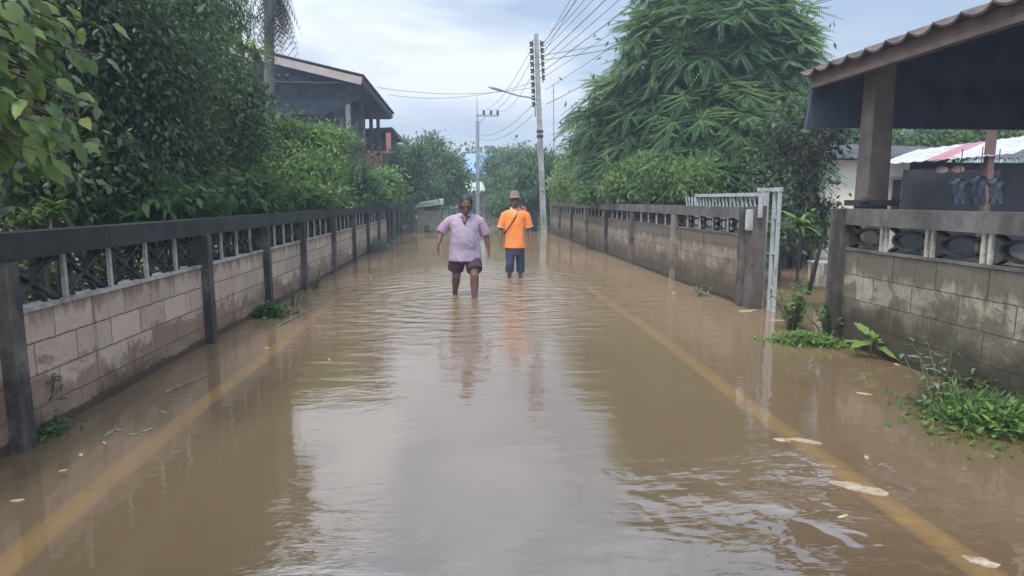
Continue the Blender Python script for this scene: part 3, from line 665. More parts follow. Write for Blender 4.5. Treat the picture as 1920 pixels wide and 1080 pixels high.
def crown_points(blobs, clumps, per, sig, shell=.35):
    vol = np.array([b[3] * b[4] * b[5] for b in blobs]) ** .67; pr = vol / vol.sum()
    P = []; O = []
    for b, p in zip(blobs, pr):
        m = max(3, int(clumps * p)); u = unit(m); r = (1 - shell * rng.random(m) ** 1.2)[:, None]
        r *= (1 + .16 * np.sin(u[:, 0:1] * 7 + b[0]) * np.cos(u[:, 2:3] * 6 + b[1]))
        c = np.array(b[:3]) + u * r * np.array(b[3:6])
        pp = np.repeat(c, per, 0) + rng.normal(size=(m * per, 3)) * sig * .8 * np.repeat(rng.uniform(.6, 1.3, m), per)[:, None] * np.array([1, 1, .7]); P.append(pp); O.append(np.repeat(u, per, 0))
    return np.concatenate(P), np.concatenate(O)

def tree(name, label, cat, base, blobs, mat, clumps=260, per=26, sig=.28, L_=.13, W_=.06, trunk=.12, bark=None, group=None, tmpl='diamond', droop=.5, fill=True, limbs=7, minz=0.0, darkmat=None):
    base = Vector(base); root = empty(name, base, label, cat, group)
    P, O = crown_points(blobs, clumps, per, sig); n = len(P)
    D = O * .8 + unit(n) * .8 + np.array([0, 0, -droop]); Nn = np.array([0, 0, 1.]) + O * .5 + unit(n) * .6
    sz = rng.uniform(.7, 1.25, n)
    if fill:      # bigger inner leaves keep the crown dense
        Pf, Of = crown_points([(*b[:3], b[3] * .72, b[4] * .72, b[5] * .72) for b in blobs], int(clumps * .5), max(4, per // 3), sig * 1.6, .9); nf = len(Pf)
        P = np.concatenate([P, Pf]); D = np.concatenate([D, unit(nf) + np.array([0, 0, -.3])]); Nn = np.concatenate([Nn, unit(nf) + np.array([0, 0, .5])]); sz = np.concatenate([sz, rng.uniform(1.3, 2.0, nf)])
    ok = (P[:, 2] > minz) & ~((P[:, 0] > -2.98) & (P[:, 0] < 4.12) & (P[:, 2] < 1.38) & (P[:, 1] < 27)); ok &= ~((P[:, 0] > -2.75) & (P[:, 0] < 3.9) & (P[:, 1] < 12)); P, D, Nn, sz = P[ok], D[ok], Nn[ok], sz[ok]
    leaf_mesh('crown', P, D, Nn, L_ * sz, W_ * sz, mat, root, tmpl)
    q = MB(); c0 = Vector(blobs[0][:3]); fork = base.lerp(c0, .45); fork.z = max(base.z + .3, base.z + (c0.z - base.z) * .5)
    q.tube([base + Vector((0, 0, -.3)), base.lerp(fork, .5) + Vector((.03, .02, 0)), fork], [trunk * 1.25, trunk, trunk * .8], 9)
    for i in range(limbs):
        b = blobs[i % len(blobs)]; u = unit(1)[0]; e = Vector((b[0] + u[0] * b[3] * .6, b[1] + u[1] * b[4] * .6, b[2] + abs(u[2]) * b[5] * .5)); m_ = fork.lerp(e, .5) + Vector((0, 0, .12))
        q.tube([fork, m_, e], [trunk * .55, trunk * .3, trunk * .08], 6)
    q.build('trunk', bark or M['bark'], root, True)
    return root
def B(px, py, Y, rpx, rpz, ry=None, fy=None):     # ellipsoid: centre seen at (px,py), distance Y, radii in photo px turned to metres
    c = at(px, py, Y=Y); s = Y / F
    return (c.x, Y, c.z, rpx * s, (ry if ry else rpx * s), rpz * s)

LM = {}
LM['fore'] = leafmat('fresh_broad_leaf', [(.05, .095, .03), (.10, .17, .05), (.18, .27, .08), (.23, .32, .10), (.14, .22, .06), (.34, .34, .10)], .4, .4)
LM['darkL'] = leafmat('deep_green_leaf', [(.03, .055, .03), (.05, .085, .045), (.08, .13, .06), (.13, .18, .10)], .3)
LM['mid'] = leafmat('mid_green_leaf', [(.05, .11, .04), (.09, .175, .06), (.15, .25, .08)], .38)
LM['bright'] = leafmat('bright_green_leaf', [(.09, .18, .055), (.16, .28, .075), (.27, .40, .11)], .4)
LM['yell'] = leafmat('yellow_green_leaf', [(.13, .22, .04), (.22, .32, .06), (.32, .40, .10)], .4)
LM['blue'] = leafmat('blue_green_leaf', [(.045, .10, .055), (.08, .155, .08), (.13, .22, .11)], .35)
LM['frond'] = leafmat('soft_pinnate_leaf', [(.075, .16, .075), (.11, .22, .10), (.15, .28, .12)], .38, .5)
LM['frondtip'] = leafmat('pale_pinnate_leaf', [(.15, .27, .11), (.22, .35, .14)], .4, .5)
LM['far'] = leafmat('distant_leaf', [(.06, .12, .05), (.09, .18, .065), (.13, .24, .08)], .35)
LM['purple'] = leafmat('dark_purple_leaf', [(.016, .018, .022), (.03, .03, .032)], .15)
LM['dry'] = leafmat('dry_leaf', [(.22, .15, .08), (.34, .26, .15)], .2, .8)
LM['grey'] = leafmat('dusty_leaf', [(.15, .19, .15), (.26, .30, .26), (.10, .16, .09)], .25, .8)

# --- foreground broad-leaved tree, left edge
def branch_tree():
    root = empty('broad_leaf_tree', (-3.6, 3.4, 0), 'near tree with large drooping light green leaves at the left edge', 'tree')
    q = MB(); q.tube([(-3.9, 3.6, -.3), (-3.85, 3.5, 1.4), (-3.8, 3.6, 3.2), (-3.7, 3.5, 4.6)], [.11, .10, .07, .03], 9)
    P = []; D = []
    twigs = []
    for k in range(210):
        py = random.uniform(-140, 350)
        edge = 215 - max(0, (py - 130)) * .27 if py > 60 else 170 + random.uniform(-30, 20)
        px = random.uniform(-160, edge) ; Y = random.uniform(3.0, 4.3)
        tip = at(px, py, Y=Y)
        if tip.x > -1.9: continue
        st = Vector((-3.85, 3.55, min(4.4, tip.z + random.uniform(.1, .7)))); twigs.append((st, tip))
        mid = st.lerp(tip, .55) + Vector((0, 0, .12)); q.tube([st, mid, tip], [.018, .010, .004], 5)
        for j in range(17):
            t = random.uniform(.35, 1.0); b = (mid.lerp(tip, (t - .35) / .65)); P.append(b + Vector((random.gauss(0, .05), random.gauss(0, .05), random.gauss(0, .04))))
            d = (tip - st).normalized() * .6 + Vector((random.gauss(0, .6), random.gauss(0, .6), -.75 + random.gauss(0, .3))); D.append(d)
    P = np.array([tuple(p) for p in P]); D = np.array([tuple(p) for p in D]); n = len(P)
    Nn = np.array([0.25, -.45, 1.]) + unit(n) * .5
    sz = rng.uniform(.55, 1.15, n); leaf_mesh('crown', P, D, Nn, 0.130 * sz, .066 * sz, LM['fore'], root, 'leaf', .12)
    q.build('trunk', M['bark'], root, True)
branch_tree()

GL = 'trees behind the left wall'
tree('dark_tree', 'very dark dense tree behind the near part of the left wall', 'tree', (-5.0, 7.0, 0), [B(150, 150, 7.2, 200, 230), B(60, 20, 6.6, 190, 200), B(60, 330, 6, 150, 120), B(250, 20, 8, 160, 190), B(240, 260, 7.6, 140, 160)], LM['darkL'], 900, 56, .26, .072, .034, .14, group=GL, minz=.9)
tree('dark_tree', 'tall dark green tree in the middle of the left tree mass', 'tree', (-5.6, 10.2, 0), [B(310, 200, 10.5, 120, 130), B(385, 165, 10.5, 70, 70), B(410, 270, 10, 75, 100), B(300, 330, 9.5, 110, 90), B(450, 200, 10.8, 30, 60)], LM['darkL'], 900, 56, .26, .074, .034, .15, group=GL, minz=.9)
tree('bamboo_clump', 'tall pale feathery bamboo tops above the dark left trees', 'bamboo', (-6.5, 14, 0), [B(400, -30, 13, 50, 70), B(320, -20, 13, 70, 60), B(445, 20, 13, 22, 40), B(300, 40, 13, 60, 40), B(390, 40, 13, 50, 30)], LM['blue'], 260, 26, .24, .17, .022, .07, group=GL, tmpl='blade', droop=.9, fill=False)
tree('leafy_shrub', 'bright yellow green shrub below the stilt house roof', 'shrub', (-4.6, 14.5, 0), [B(530, 265, 14.5, 32, 45), B(580, 335, 14, 55, 45), B(510, 350, 13.5, 50, 45), B(600, 270, 15, 35, 28)], LM['bright'], 330, 44, .19, .11, .045, .06, group='shrubs behind the left wall', minz=1.1)
tree('leafy_shrub', 'blue green shrub in front of the stilt house veranda', 'shrub', (-4.6, 18.5, 0), [B(635, 270, 18.5, 38, 32), B(640, 340, 17, 60, 45), B(575, 290, 17, 30, 50)], LM['blue'], 330, 44, .19, .10, .045, .06, group='shrubs behind the left wall', minz=1.0)
tree('leafy_shrub', 'rounded light green shrub over the far end of the left wall', 'shrub', (-4.1, 22, 0), [B(712, 350, 21, 32, 30), B(732, 340, 23, 16, 20), B(690, 362, 20, 24, 22)], LM['bright'], 260, 30, .17, .12, .05, .06, group='shrubs behind the left wall', minz=.9)
tree('leafy_shrub', 'dark undergrowth shrub low behind the middle of the left wall', 'shrub', (-4.0, 9, 0), [B(430, 370, 9.5, 120, 45, 1.0), B(300, 400, 7.5, 140, 50, 1.0), B(560, 385, 12.5, 110, 40, 1.0)], LM['mid'], 330, 26, .2, .15, .06, .04, group='shrubs behind the left wall', minz=.95)
tree('slender_tree', 'grey green slender tree with pale trunk beyond the dark left wall', 'tree', at(770, 428, Z=0), [B(765, 300, 29, 32, 38), B(790, 340, 29, 30, 22), B(745, 320, 30, 24, 30)], LM['blue'], 200, 26, .24, .17, .06, .09, bark=M['palebark'], group='trees by the far road')
tree('round_tree', 'large rounded green tree left of the road end', 'tree', (-2.4, 41, 0), [B(808, 300, 41, 40, 44), B(835, 330, 40, 35, 40), B(800, 350, 40, 45, 35), B(850, 340, 42, 24, 30)], LM['far'], 420, 28, .38, .22, .12, .2, group='trees by the far road')
tree('round_bush', 'smooth round green bush right of the distant pole', 'bush', (3.0, 40, 0), [B(952, 352, 40, 32, 36), B(945, 385, 38, 28, 20)], LM['mid'], 220, 28, .26, .16, .09, .1, group='trees by the far road')
tree('roadside_tree', 'green tree behind the orange shirted walker and the bush', 'tree', (3.5, 48, 0), [B(935, 310, 50, 30, 24), B(970, 300, 48, 30, 26), B(905, 345, 58, 20, 14)], LM['far'], 260, 26, .4, .24, .12, .15, group='trees by the far road')
tree('vine_tree', 'vine hung tree wrapping round the concrete pole', 'tree', (3.7, 29.2, 0), [B(1000, 330, 29.3, 36, 50), B(1035, 325, 30, 30, 45), B(985, 370, 29.3, 22, 30), B(1030, 375, 29, 28, 25)], LM['blue'], 330, 28, .24, .20, .055, .1, group='trees by the far road', droop=1.5)
tree('leafy_shrub', 'bright green shrub above the far part of the right wall', 'shrub', (5.0, 24, 0), [B(1085, 330, 23, 40, 40), B(1060, 345, 25, 25, 30), B(1120, 350, 21, 40, 35)], LM['bright'], 260, 28, .2, .13, .06, .07, group='shrubs behind the right wall', minz=.9)
tree('leafy_shrub', 'dense dark green shrub leaning over the right wall before the big tree', 'shrub', (4.9, 17, 0), [B(1130, 365, 18, 55, 28, .8), B(1190, 350, 16, 60, 40, .9), B(1270, 345, 14, 70, 45, .9)], LM['mid'], 380, 28, .2, .13, .05, .07, group='shrubs behind the right wall', minz=1.0)

# distant wood behind everything
far = empty('ignore', (0, 0, 0), None, None); bpy.data.objects.remove(far)
Pl = []; Ol = []
bl = []
for k in range(46):
    px = -500 + k * 62 + random.uniform(-20, 20); top = random.uniform(272, 318); Y = random.uniform(80, 105)
    bl.append(B(px, (top + 380) / 2, Y, random.uniform(35, 60), (385 - top) / 2))
P, O = crown_points(bl, 3600, 14, .9); n = len(P)
o = leaf_mesh('distant_wood', P, O + unit(n), np.array([0, 0, 1.]) + O + unit(n) * .5, rng.uniform(.5, 1.0, n), rng.uniform(.3, .6, n), LM['far'], None)
tag(o, 'hazy green belt of far trees along the skyline', 'wood', kind='stuff')

def pinnate(base, d, length, leaflet, width, npair, curve, P, D, Nn, Ls, Ws, upv):
    """a feather leaf: arching rachis with two rows of leaflets"""
    d = d.normalized(); side = d.cross(upv); side = side.normalized() if side.length > .01 else Vector((1, 0, 0)); up = side.cross(d)
    pts = []
    for i in range(npair + 1):
        t = i / npair; p = base + d * (length * t) + Vector((0, 0, -curve * length * t * t)); pts.append(p)
    for i in range(1, npair + 1):
        t = i / npair; dd = (pts[i] - pts[i - 1]).normalized(); pr = math.sin(math.pi * min(1, .15 + t * .82)) ** .6
        for s in (-1, 1):
            P.append(tuple(pts[i])); D.append(tuple(side * s + dd * .55 + Vector((0, 0, -.28)))); Nn.append(tuple(up + Vector((0, 0, .3)))); Ls.append(leaflet * pr); Ws.append(width * pr)
    return pts

# --- big feathery tree on the right
def big_tree():
    Y = 17.0; base = Vector((at(1360, 385, Y=Y).x, Y, 0)); root = empty('feathery_tree', base, 'huge layered tree with long feathery leaves towering over the right wall', 'tree')
    blobs = [B(1350, 250, 16.9, 160, 110), B(1330, 90, 17.4, 150, 120), B(1420, 130, 16.6, 100, 90), B(1230, 200, 18.2, 100, 100), B(1190, 300, 18.9, 100, 75), B(1350, -10, 17.7, 95, 90), B(1440, 300, 15.3, 90, 75), B(1300, 330, 16.2, 130, 60), B(1380, -70, 17.4, 60, 60), B(1120, 270, 20.8, 60, 65), B(1235, 85, 17.5, 75, 75), B(1455, 70, 16.8, 62, 75), B(1290, -20, 17.5, 80, 60), B(1150, 200, 18.5, 60, 50)]
    P = []; D = []; Nn = []; Ls = []; Ws = []; P2 = []; D2 = []; N2 = []; L2 = []; W2 = []
    q = MB(); fork = base + Vector((0, 0, 1.8)); q.tube([base + Vector((0, 0, -.3)), base + Vector((.05, 0, .9)), fork], [.22, .18, .15], 10)
    for b in blobs:
        c = Vector(b[:3]); m_ = fork.lerp(c, .5) + Vector((0, 0, .3)); q.tube([fork, m_, c], [.09, .06, .03], 7)
        m = int(62 * (b[3] * b[5]) / 1.5)
        for _ in range(m):
            u = Vector(unit(1)[0]); 
            if u.y > .35 and random.random() < .6: u.y = -u.y
            tip = c + Vector((u.x * b[3], u.y * b[4], u.z * b[5])) * random.uniform(.78, 1.04)
            if random.random() < .5: q.tube([c, c.lerp(tip, .6) + Vector((0, 0, .1)), tip], [.022, .014, .006], 5)
            pale = u.z > .1 and random.random() < .45
            tgt = (P2, D2, N2, L2, W2) if pale else (P, D, Nn, Ls, Ws)
            ax = (u * .9 + Vector((0, 0, .8))).normalized(); t1 = ax.orthogonal().normalized(); t2 = ax.cross(t1); k = random.randint(9, 14); ph = random.random() * 6
            for j in range(k):
                a = ph + 2 * math.pi * j / k; d = (t1 * math.cos(a) + t2 * math.sin(a)) * 1.0 + ax * random.uniform(.15, .5)
                pts = pinnate(tip, d, random.uniform(.5, .95), .115, .040, 16, random.uniform(.05, .40), *tgt, Vector((0, 0, 1)))
    leaf_mesh('crown', np.array(P), np.array(D), np.array(Nn), np.array(Ls), np.array(Ws), LM['frond'], root)
    leaf_mesh('young_leaves', np.array(P2), np.array(D2), np.array(N2), np.array(L2), np.array(W2), LM['frondtip'], root)
    Pf, Of = crown_points([(*b[:3], b[3] * .8, b[4] * .8, b[5] * .8) for b in blobs], 900, 18, .5, .9); nf = len(Pf)
    leaf_mesh('inner_leaves', Pf, unit(nf) + np.array([0, 0, -.4]), unit(nf) + np.array([0, 0, .8]), rng.uniform(.15, .28, nf), rng.uniform(.06, .10, nf), LM['frond'], root)
    q.build('trunk', M['bark'], root, True)
big_tree()

def drooper(name, label, cat, base, heads, mat, n, length, group=None, r=.05, bark=None, width=.03):
    root = empty(name, base, label, cat, group); q = MB(); P = []; D = []; Nn = []; Ls = []; Ws = []
    for h in heads:
        h = Vector(h); b = Vector(base); q.tube([b + Vector((0, 0, -.2)), b.lerp(h, .5) + Vector((.04, 0, 0)), h], [r, r * .8, r * .55], 8)
        for k in range(n):
            a = random.random() * 6.283; el = random.uniform(-.3, 1.2); d = Vector((math.cos(a) * math.cos(el), math.sin(a) * math.cos(el), math.sin(el)))
            pts = pinnate(h, d, length * random.uniform(.7, 1.1), length * .26, width, 16, random.uniform(.6, 1.1), P, D, Nn, Ls, Ws, Vector((0, 0, 1)))
            q.tube([pts[i] for i in (0, 5, 10, 16)], [.012, .01, .008, .003], 4)
    leaf_mesh('fronds', np.array(P), np.array(D), np.array(Nn), np.array(Ls), np.array(Ws), mat, root); q.build('trunk', bark or M['bark'], root, True); return root
p = at(1105, 215, Y=19)
drooper('weeping_palm', 'small palm with drooping fronds hanging left of the big right tree', 'palm', (p.x + .3, 19, 0), [p], LM['blue'], 22, 1.15, 'palms')
# palm trunk on the left with hanging dead fronds
pb2 = at(505, 180, Y=15)
root = empty('tall_palm', (pb2.x, 15, 0), 'tall palm with grey trunk and shaggy hanging dead fronds before the house', 'palm')
q = MB(); tp = at(505, -140, Y=15); q.tube([(pb2.x + .02, 15, -.3), (pb2.x, 15, 2), (pb2.x, 15, pb2.z), (tp.x, 15, tp.z)], [.16, .12, .11, .12], 10); q.build('trunk', algae('grey_palm_trunk', (.20, .20, .20), (.12, .12, .12), 6, .5), root, True)
P = []; D = []; Nn = []; Ls = []; Ws = []
for k in range(60):
    a = random.random() * 6.283; h = Vector((tp.x, 15, random.uniform(at(505, 30, Y=15).z, tp.z))); d = Vector((math.cos(a), math.sin(a), -.9))
    pinnate(h, d, random.uniform(.5, .85), .30, .03, 12, .8, P, D, Nn, Ls, Ws, Vector((0, 0, 1)))
leaf_mesh('dead_fronds', np.array(P), np.array(D), np.array(Nn), np.array(Ls), np.array(Ws), leafmat('dead_frond', [(.07, .075, .08), (.12, .12, .12)], .15, .8), root)
P = []; D = []; Nn = []; Ls = []; Ws = []
for k in range(26):
    a = random.random() * 6.283; h = Vector((tp.x, 15, tp.z)); d = Vector((math.cos(a), math.sin(a), random.uniform(-.3, 1)))
    pinnate(h, d, random.uniform(1.6, 2.1), .45, .035, 24, .45, P, D, Nn, Ls, Ws, Vector((0, 0, 1)))
leaf_mesh('green_fronds', np.array(P), np.array(D), np.array(Nn), np.array(Ls), np.array(Ws), LM['blue'], root)
# distant palms
for i, (px, top, Y) in enumerate([(875, 283, 78), (918, 272, 84), (940, 276, 88), (955, 282, 82), (990, 290, 75), (1075, 296, 70)]):
    h = at(px, top + 6, Y=Y)
    drooper('distant_palm', ['small far palm left of the blue roof house', 'far palm directly above the blue roof', 'second far palm right of the blue roof', 'third far palm right of the blue roof', 'far palm just left of the concrete pole', 'far palm right of the concrete pole'][i], 'palm', (h.x, Y, 0), [h], LM['far'], 16, 1.9, 'palms', .13, width=.09)

def rosette(name, label, c, n, ln, wd, mat, up=.8, group=None, droop=.25, cat='plant', stem=None):
    c = Vector(c); root = empty(name, (c.x, c.y, 0), label, cat, group); P = []; D = []
    for k in range(n):
        a = 2 * math.pi * k / n * 1.618 * 2; d = Vector((math.cos(a), math.sin(a), random.uniform(.2, up * 1.6))); P.append(tuple(c + Vector((0, 0, random.uniform(-.06, .06))))); D.append(tuple(d))
    P = np.array(P); D = np.array(D); leaf_mesh('leaves', P, D, np.array([0, 0, 1.]) + unit(n) * .15, ln * rng.uniform(.7, 1.1, n), wd * rng.uniform(.8, 1.2, n), mat, root, 'blade', droop)
    q = MB(); q.tube([(c.x, c.y, -.16), (c.x + .01, c.y, c.z * .5), (c.x, c.y, c.z)], [.03, .025, .02], 7); q.build('stem', M['bark'], root)
    return root
def upright(name, label, base, h, nst, mat, ls, ws, spread=.25, group=None, cat='plant', n=9, tmpl='leaf'):
    base = Vector(base); root = empty(name, base, label, cat, group); q = MB(); P = []; D = []
    for k in range(nst):
        tip = base + Vector((random.gauss(0, spread), random.gauss(0, spread), h * random.uniform(.55, 1.1))); q.tube([base + Vector((0, 0, -.16)), base.lerp(tip, .5), tip], [.010, .007, .003], 5)
        for j in range(n):
            t = (j + 1) / n; b = base.lerp(tip, t); a = j * 2.4 + k; P.append(tuple(b)); D.append((math.cos(a), math.sin(a), random.uniform(-.3, .6)))
    P = np.array(P); D = np.array(D); m = len(P); leaf_mesh('leaves', P, D, np.array([0, 0, 1.]) + unit(m) * .25, ls * rng.uniform(.6, 1.15, m), ws * rng.uniform(.7, 1.1, m), mat, root, tmpl, .15)
    q.build('stems', M['mossstem'], root); return root
M['mossstem'] = simple('green_stem', (.07, .10, .035), .6)

rosette('strap_leaf_plant', 'plant with long arching strap leaves just above the left wall coping', at(315, 402, X=-2.95), 16, .46, .06, LM['blue'], .7, 'rosette plants')
for i, (px, py) in enumerate([(395, 95), (425, 85), (455, 95), (478, 110)]):
    rosette('cordyline', ['leftmost spiky crown against the sky above the dark left trees', 'second spiky crown from the left above the dark left trees', 'spiky crown next to the palm trunk on its left', 'pale green spiky crown touching the palm trunk'][i], at(px, py, Y=11.5), 22, .45, .055, LM['bright'] if i == 3 else LM['blue'], 1.0, 'spiky crowns')
rosette('croton', 'yellow leaved croton poking over the near end of the left wall', at(100, 400, X=-2.92), 44, .14, .04, LM['yell'], 1.1, 'rosette plants')
rosette('croton', 'smaller yellow croton at the left edge below the broad leaves', at(50, 412, X=-2.88), 26, .12, .04, LM['yell'], .9, 'rosette plants')
rosette('banana_plant', 'broad upright green leaves growing out of the dark planter tank', PL, 14, .42, .10, LM['mid'], 1.1, 'yard plants')
rosette('banana_plant', 'light green leafy plant behind the thin dark tree in the yard', at(1500, 425, Y=10.2), 18, .5, .10, LM['bright'], 1.1, 'yard plants')
rosette('banana_plant', 'dark leafy plant hiding the foot of the gate frame', at(1465, 440, Y=10.8), 20, .5, .12, LM['darkL'], 1.1, 'yard plants')
for i, (y0_, y1_) in enumerate([(1.2, 6.5), (6.5, 13), (13, 24)]):
    tree('hedge_row', ['dark undergrowth seen through the vents of the nearest left wall bays', 'dark undergrowth seen through the vents of the middle left wall', 'dark undergrowth seen through the vents of the far left wall'][i], 'hedge', (-3.1, (y0_ + y1_) / 2, 0), [(-3.35, y0_ + (y1_ - y0_) * (k + .5) / 5, .55, .42, (y1_ - y0_) / 8, .55) for k in range(5)], LM['darkL'], 420, 30, .12, .08, .035, .02, group='hedges behind the left wall', limbs=3, minz=.0, fill=False)
tree('hedge_row', 'dark undergrowth seen through the vents of the far right wall', 'hedge', (4.9, 18, 0), [(4.9, 11.5 + 3 * k, .7, .5, 1.8, .7) for k in range(6)], LM['darkL'], 330, 24, .16, .13, .06, .02, group='hedges behind the right wall', limbs=3)
tree('road_end_bush', 'mass of low bushes closing the road behind the two walkers', 'bush', (1, 62, 0), [(-14 + 4.4 * k, 60 + (k % 3) * 2, 1.1, 3.2, 2, 1.7 + .5 * (k % 2)) for k in range(10)], LM['mid'], 700, 26, .5, .35, .16, .05, group='trees by the far road', limbs=4)
tree('road_side_bush', 'bushes lining the left roadside beyond the pale posts', 'bush', (-4.2, 36, 0), [(-4.6, 31 + 4 * k, 1.0, 1.6, 2.4, 1.5) for k in range(5)], LM['mid'], 420, 26, .3, .22, .10, .05, group='trees by the far road', limbs=4)
tree('road_side_bush', 'bushes lining the right roadside beyond the concrete pole', 'bush', (5.2, 40, 0), [(5.3, 31 + 4.5 * k, 1.2, 1.7, 2.6, 1.8) for k in range(5)], LM['mid'], 420, 26, .3, .22, .10, .05, group='trees by the far road', limbs=4)
# thin dark tree in the yard
yt = at(1520, 520, Z=0)
yt = Vector((at(1515, 500, Y=9.2).x, 9.2, 0))
root = empty('thin_dark_tree', yt, 'thin crooked tree with dark purple leaves in the flooded driveway', 'tree')
q = MB(); a1 = Vector(at(1548, 430, Y=9.2)); a2 = at(1535, 380, Y=9.2); a3 = at(1520, 320, Y=9.1)
q.tube([yt + Vector((0, 0, -.16)), yt.lerp(a1, .6), a1, a2, a3], [.035, .03, .026, .02, .012], 7)
P = []; D = []
for b0 in [B(1525, 300, 9.1, 45, 40), B(1545, 385, 9.1, 28, 20), B(1500, 380, 9.2, 24, 22), B(1560, 250, 9, 45, 45), B(1510, 345, 9.2, 30, 18), B(1470, 270, 9.4, 40, 40)]:
    q.tube([a2 if b0[2] < 1.8 else a3, Vector(b0[:3])], [.012, .005], 5)
    m = int(420 * b0[3] * b0[5] / .09); pp = np.array(b0[:3]) + unit(m) * (rng.random((m, 1)) ** .45) * np.array(b0[3:6]); P.append(pp)
P = np.concatenate(P); n = len(P); leaf_mesh('crown', P, unit(n) + np.array([0, 0, -.5]), unit(n) + np.array([0, 0, .6]), rng.uniform(.06, .11, n), rng.uniform(.02, .04, n), LM['purple'], root); q.build('trunk', M['dark'], root, True)
tree('yard_tree', 'bushy green tree behind the cream house left part', 'tree', (9.6, 22, 0), [B(1600, 270, 22, 60, 35), B(1560, 285, 22, 30, 25)], LM['far'], 200, 24, .3, .16, .08, .12, group='trees beyond the right yard')
tree('yard_tree', 'bushy bright green tree above the white striped canopy', 'tree', (13, 20, 0), [B(1730, 262, 20, 75, 32), B(1820, 250, 21, 80, 30), B(1900, 245, 21, 60, 30)], LM['mid'], 330, 24, .3, .16, .08, .12, group='trees beyond the right yard')
tree('yard_tree', 'dense dark tree hiding the yard behind the gate', 'tree', (7.2, 13.5, 0), [B(1470, 330, 13.5, 50, 70), B(1440, 400, 12.8, 40, 60, .5), B(1500, 240, 13.6, 45, 50)], LM['darkL'], 300, 26, .26, .13, .06, .1, group='trees beyond the right yard')
tree('yard_hedge', 'bright green low bush behind the planter in the yard', 'bush', (8, 14.5, 0), [B(1545, 420, 14.2, 50, 30), B(1500, 440, 14.4, 50, 25)], LM['bright'], 130, 24, .16, .10, .05, .04, group='trees beyond the right yard')

# weeds in and along the water
GW = 'weeds growing out of the flood water'
def mat_weed(name, label, c, rx, ry, hz, n, mat, ls, ws, cat='weeds', rot=0):
    P = rng.normal(size=(n, 2)) * .45; P = np.clip(P, -1.2, 1.2); ca, sa = math.cos(rot), math.sin(rot)
    xy = np.stack([P[:, 0] * rx, P[:, 1] * ry], 1); xy = np.stack([xy[:, 0] * ca - xy[:, 1] * sa, xy[:, 0] * sa + xy[:, 1] * ca], 1)
    hh = np.maximum(.0, 1 - (P ** 2).sum(1) * .6) * hz * rng.random(n)
    PP = np.stack([c[0] + xy[:, 0], c[1] + xy[:, 1], hh - .01], 1); D = unit(n) * .9 + np.array([0, 0, .35]); D[:, 2] = np.abs(D[:, 2])
    o = leaf_mesh(name, PP, D, np.array([0, 0, 1.]) + unit(n) * .5, ls * rng.uniform(.5, 1.2, n), ws * rng.uniform(.6, 1.2, n), mat, None, 'leaf', .2)
    tag(o, label, cat, GW, 'stuff')
c = at(1515, 645, Z=0); mat_weed('floating_weed', 'flat bright green weed mat at the foot of the near right wall corner', c, .42, .20, .12, 750, LM['bright'], .055, .028, rot=-.5)
c = at(1885, 790, Z=0); mat_weed('grass_tuft', 'thick grass bank at the right edge below the grey wall', c, .50, .50, .13, 2600, LM['mid'], .085, .013, rot=0)
c = at(1860, 800, Z=0); mat_weed('creeping_weed', 'broad leaved creeping weed mixed into the grass bank at the right edge', c, .55, .40, .14, 420, LM['bright'], .07, .034, rot=0)
c = at(1910, 745, Z=0); mat_weed('grass_tuft', 'darker weeds between the grass bank and the grey wall', c, .35, .4, .18, 1100, LM['mid'], .09, .02, rot=0)
c = at(1575, 625, Z=0); upright('leafy_weed', 'upright dark green weed against the near wall corner post', (3.62, c.y + .25, 0), .50, 20, LM['mid'], .10, .055, .13, GW)
c = at(1560, 640, Z=0); upright('leafy_weed', 'pale tipped weed just left of the big leaved plant', (c.x + .05, c.y + .1, 0), .36, 12, LM['mid'], .08, .045, .12, GW)
bl_ = at(1632, 668, Z=0)
root = empty('big_leaf_plant', bl_, 'low plant with four broad light green leaves beside the near wall', 'plant', GW)
P = []; D = []
for k, (az, el) in enumerate([(-70, -.25), (-20, .1), (40, .5), (100, .7), (160, .25), (205, .0), (250, .35), (-120, .4), (70, .2)]):
    P.append((bl_.x + .05 * math.cos(R(az)), bl_.y + .05 * math.sin(R(az)), .10 + .03 * (k % 4))); D.append((math.cos(R(az)), math.sin(R(az)), el + .15))
leaf_mesh('leaves', np.array(P), np.array(D), np.array([[0, -.15, 1.]] * 9), np.array([.30, .22, .2, .2, .2, .24, .2, .2, .16]), np.array([.14, .11, .10, .11, .10, .12, .1, .1, .08]), LM['bright'], root, 'leaf', .12)
q = MB(); q.tube([bl_ + Vector((0, 0, -.15)), bl_ + Vector((0, 0, .16))], [.014, .01], 6); q.build('stem', M['mossstem'], root)
for i, (px, py, h_) in enumerate([(1745, 770, .42), (1765, 740, .48), (1830, 730, .3)]):
    c = at(px, py, Z=0); upright('dusty_weed', ['tall dusty grey leaved weed standing alone in water at right', 'dusty weed with curled pale leaves closer to the grey wall', 'sparse dusty weed with small flowers by the grey wall'][i], c, h_, 4, LM['grey'], .085, .030, .10, GW, n=7)
c = at(1352, 555, Z=0); upright('leafy_weed', 'small weed at the foot of the right wall near the gate', (3.55, c.y, 0), .14, 7, LM['grey'], .07, .03, .12, GW, n=5)
c = at(508, 592, Z=0); mat_weed('floating_weed', 'dark green leafy clump at the base of a left wall post', c, .26, .22, .16, 420, LM['mid'], .075, .045)
c = at(548, 570, Z=0); upright('leafy_weed', 'dry straw coloured stalks leaning against the left wall', (c.x + .02, c.y, 0), .32, 9, LM['dry'], .06, .015, .22, GW, n=5)
c = at(590, 540, Z=0); upright('leafy_weed', 'dry upright stalks at a farther post of the left wall', (c.x + .02, c.y, 0), .30, 7, LM['dry'], .06, .02, .1, GW, n=6)
c = at(650, 490, Z=0); mat_weed('floating_weed', 'low dark weeds along the far half of the left wall', (c.x, c.y + 1.0), .16, 1.6, .3, 600, LM['blue'], .08, .03)
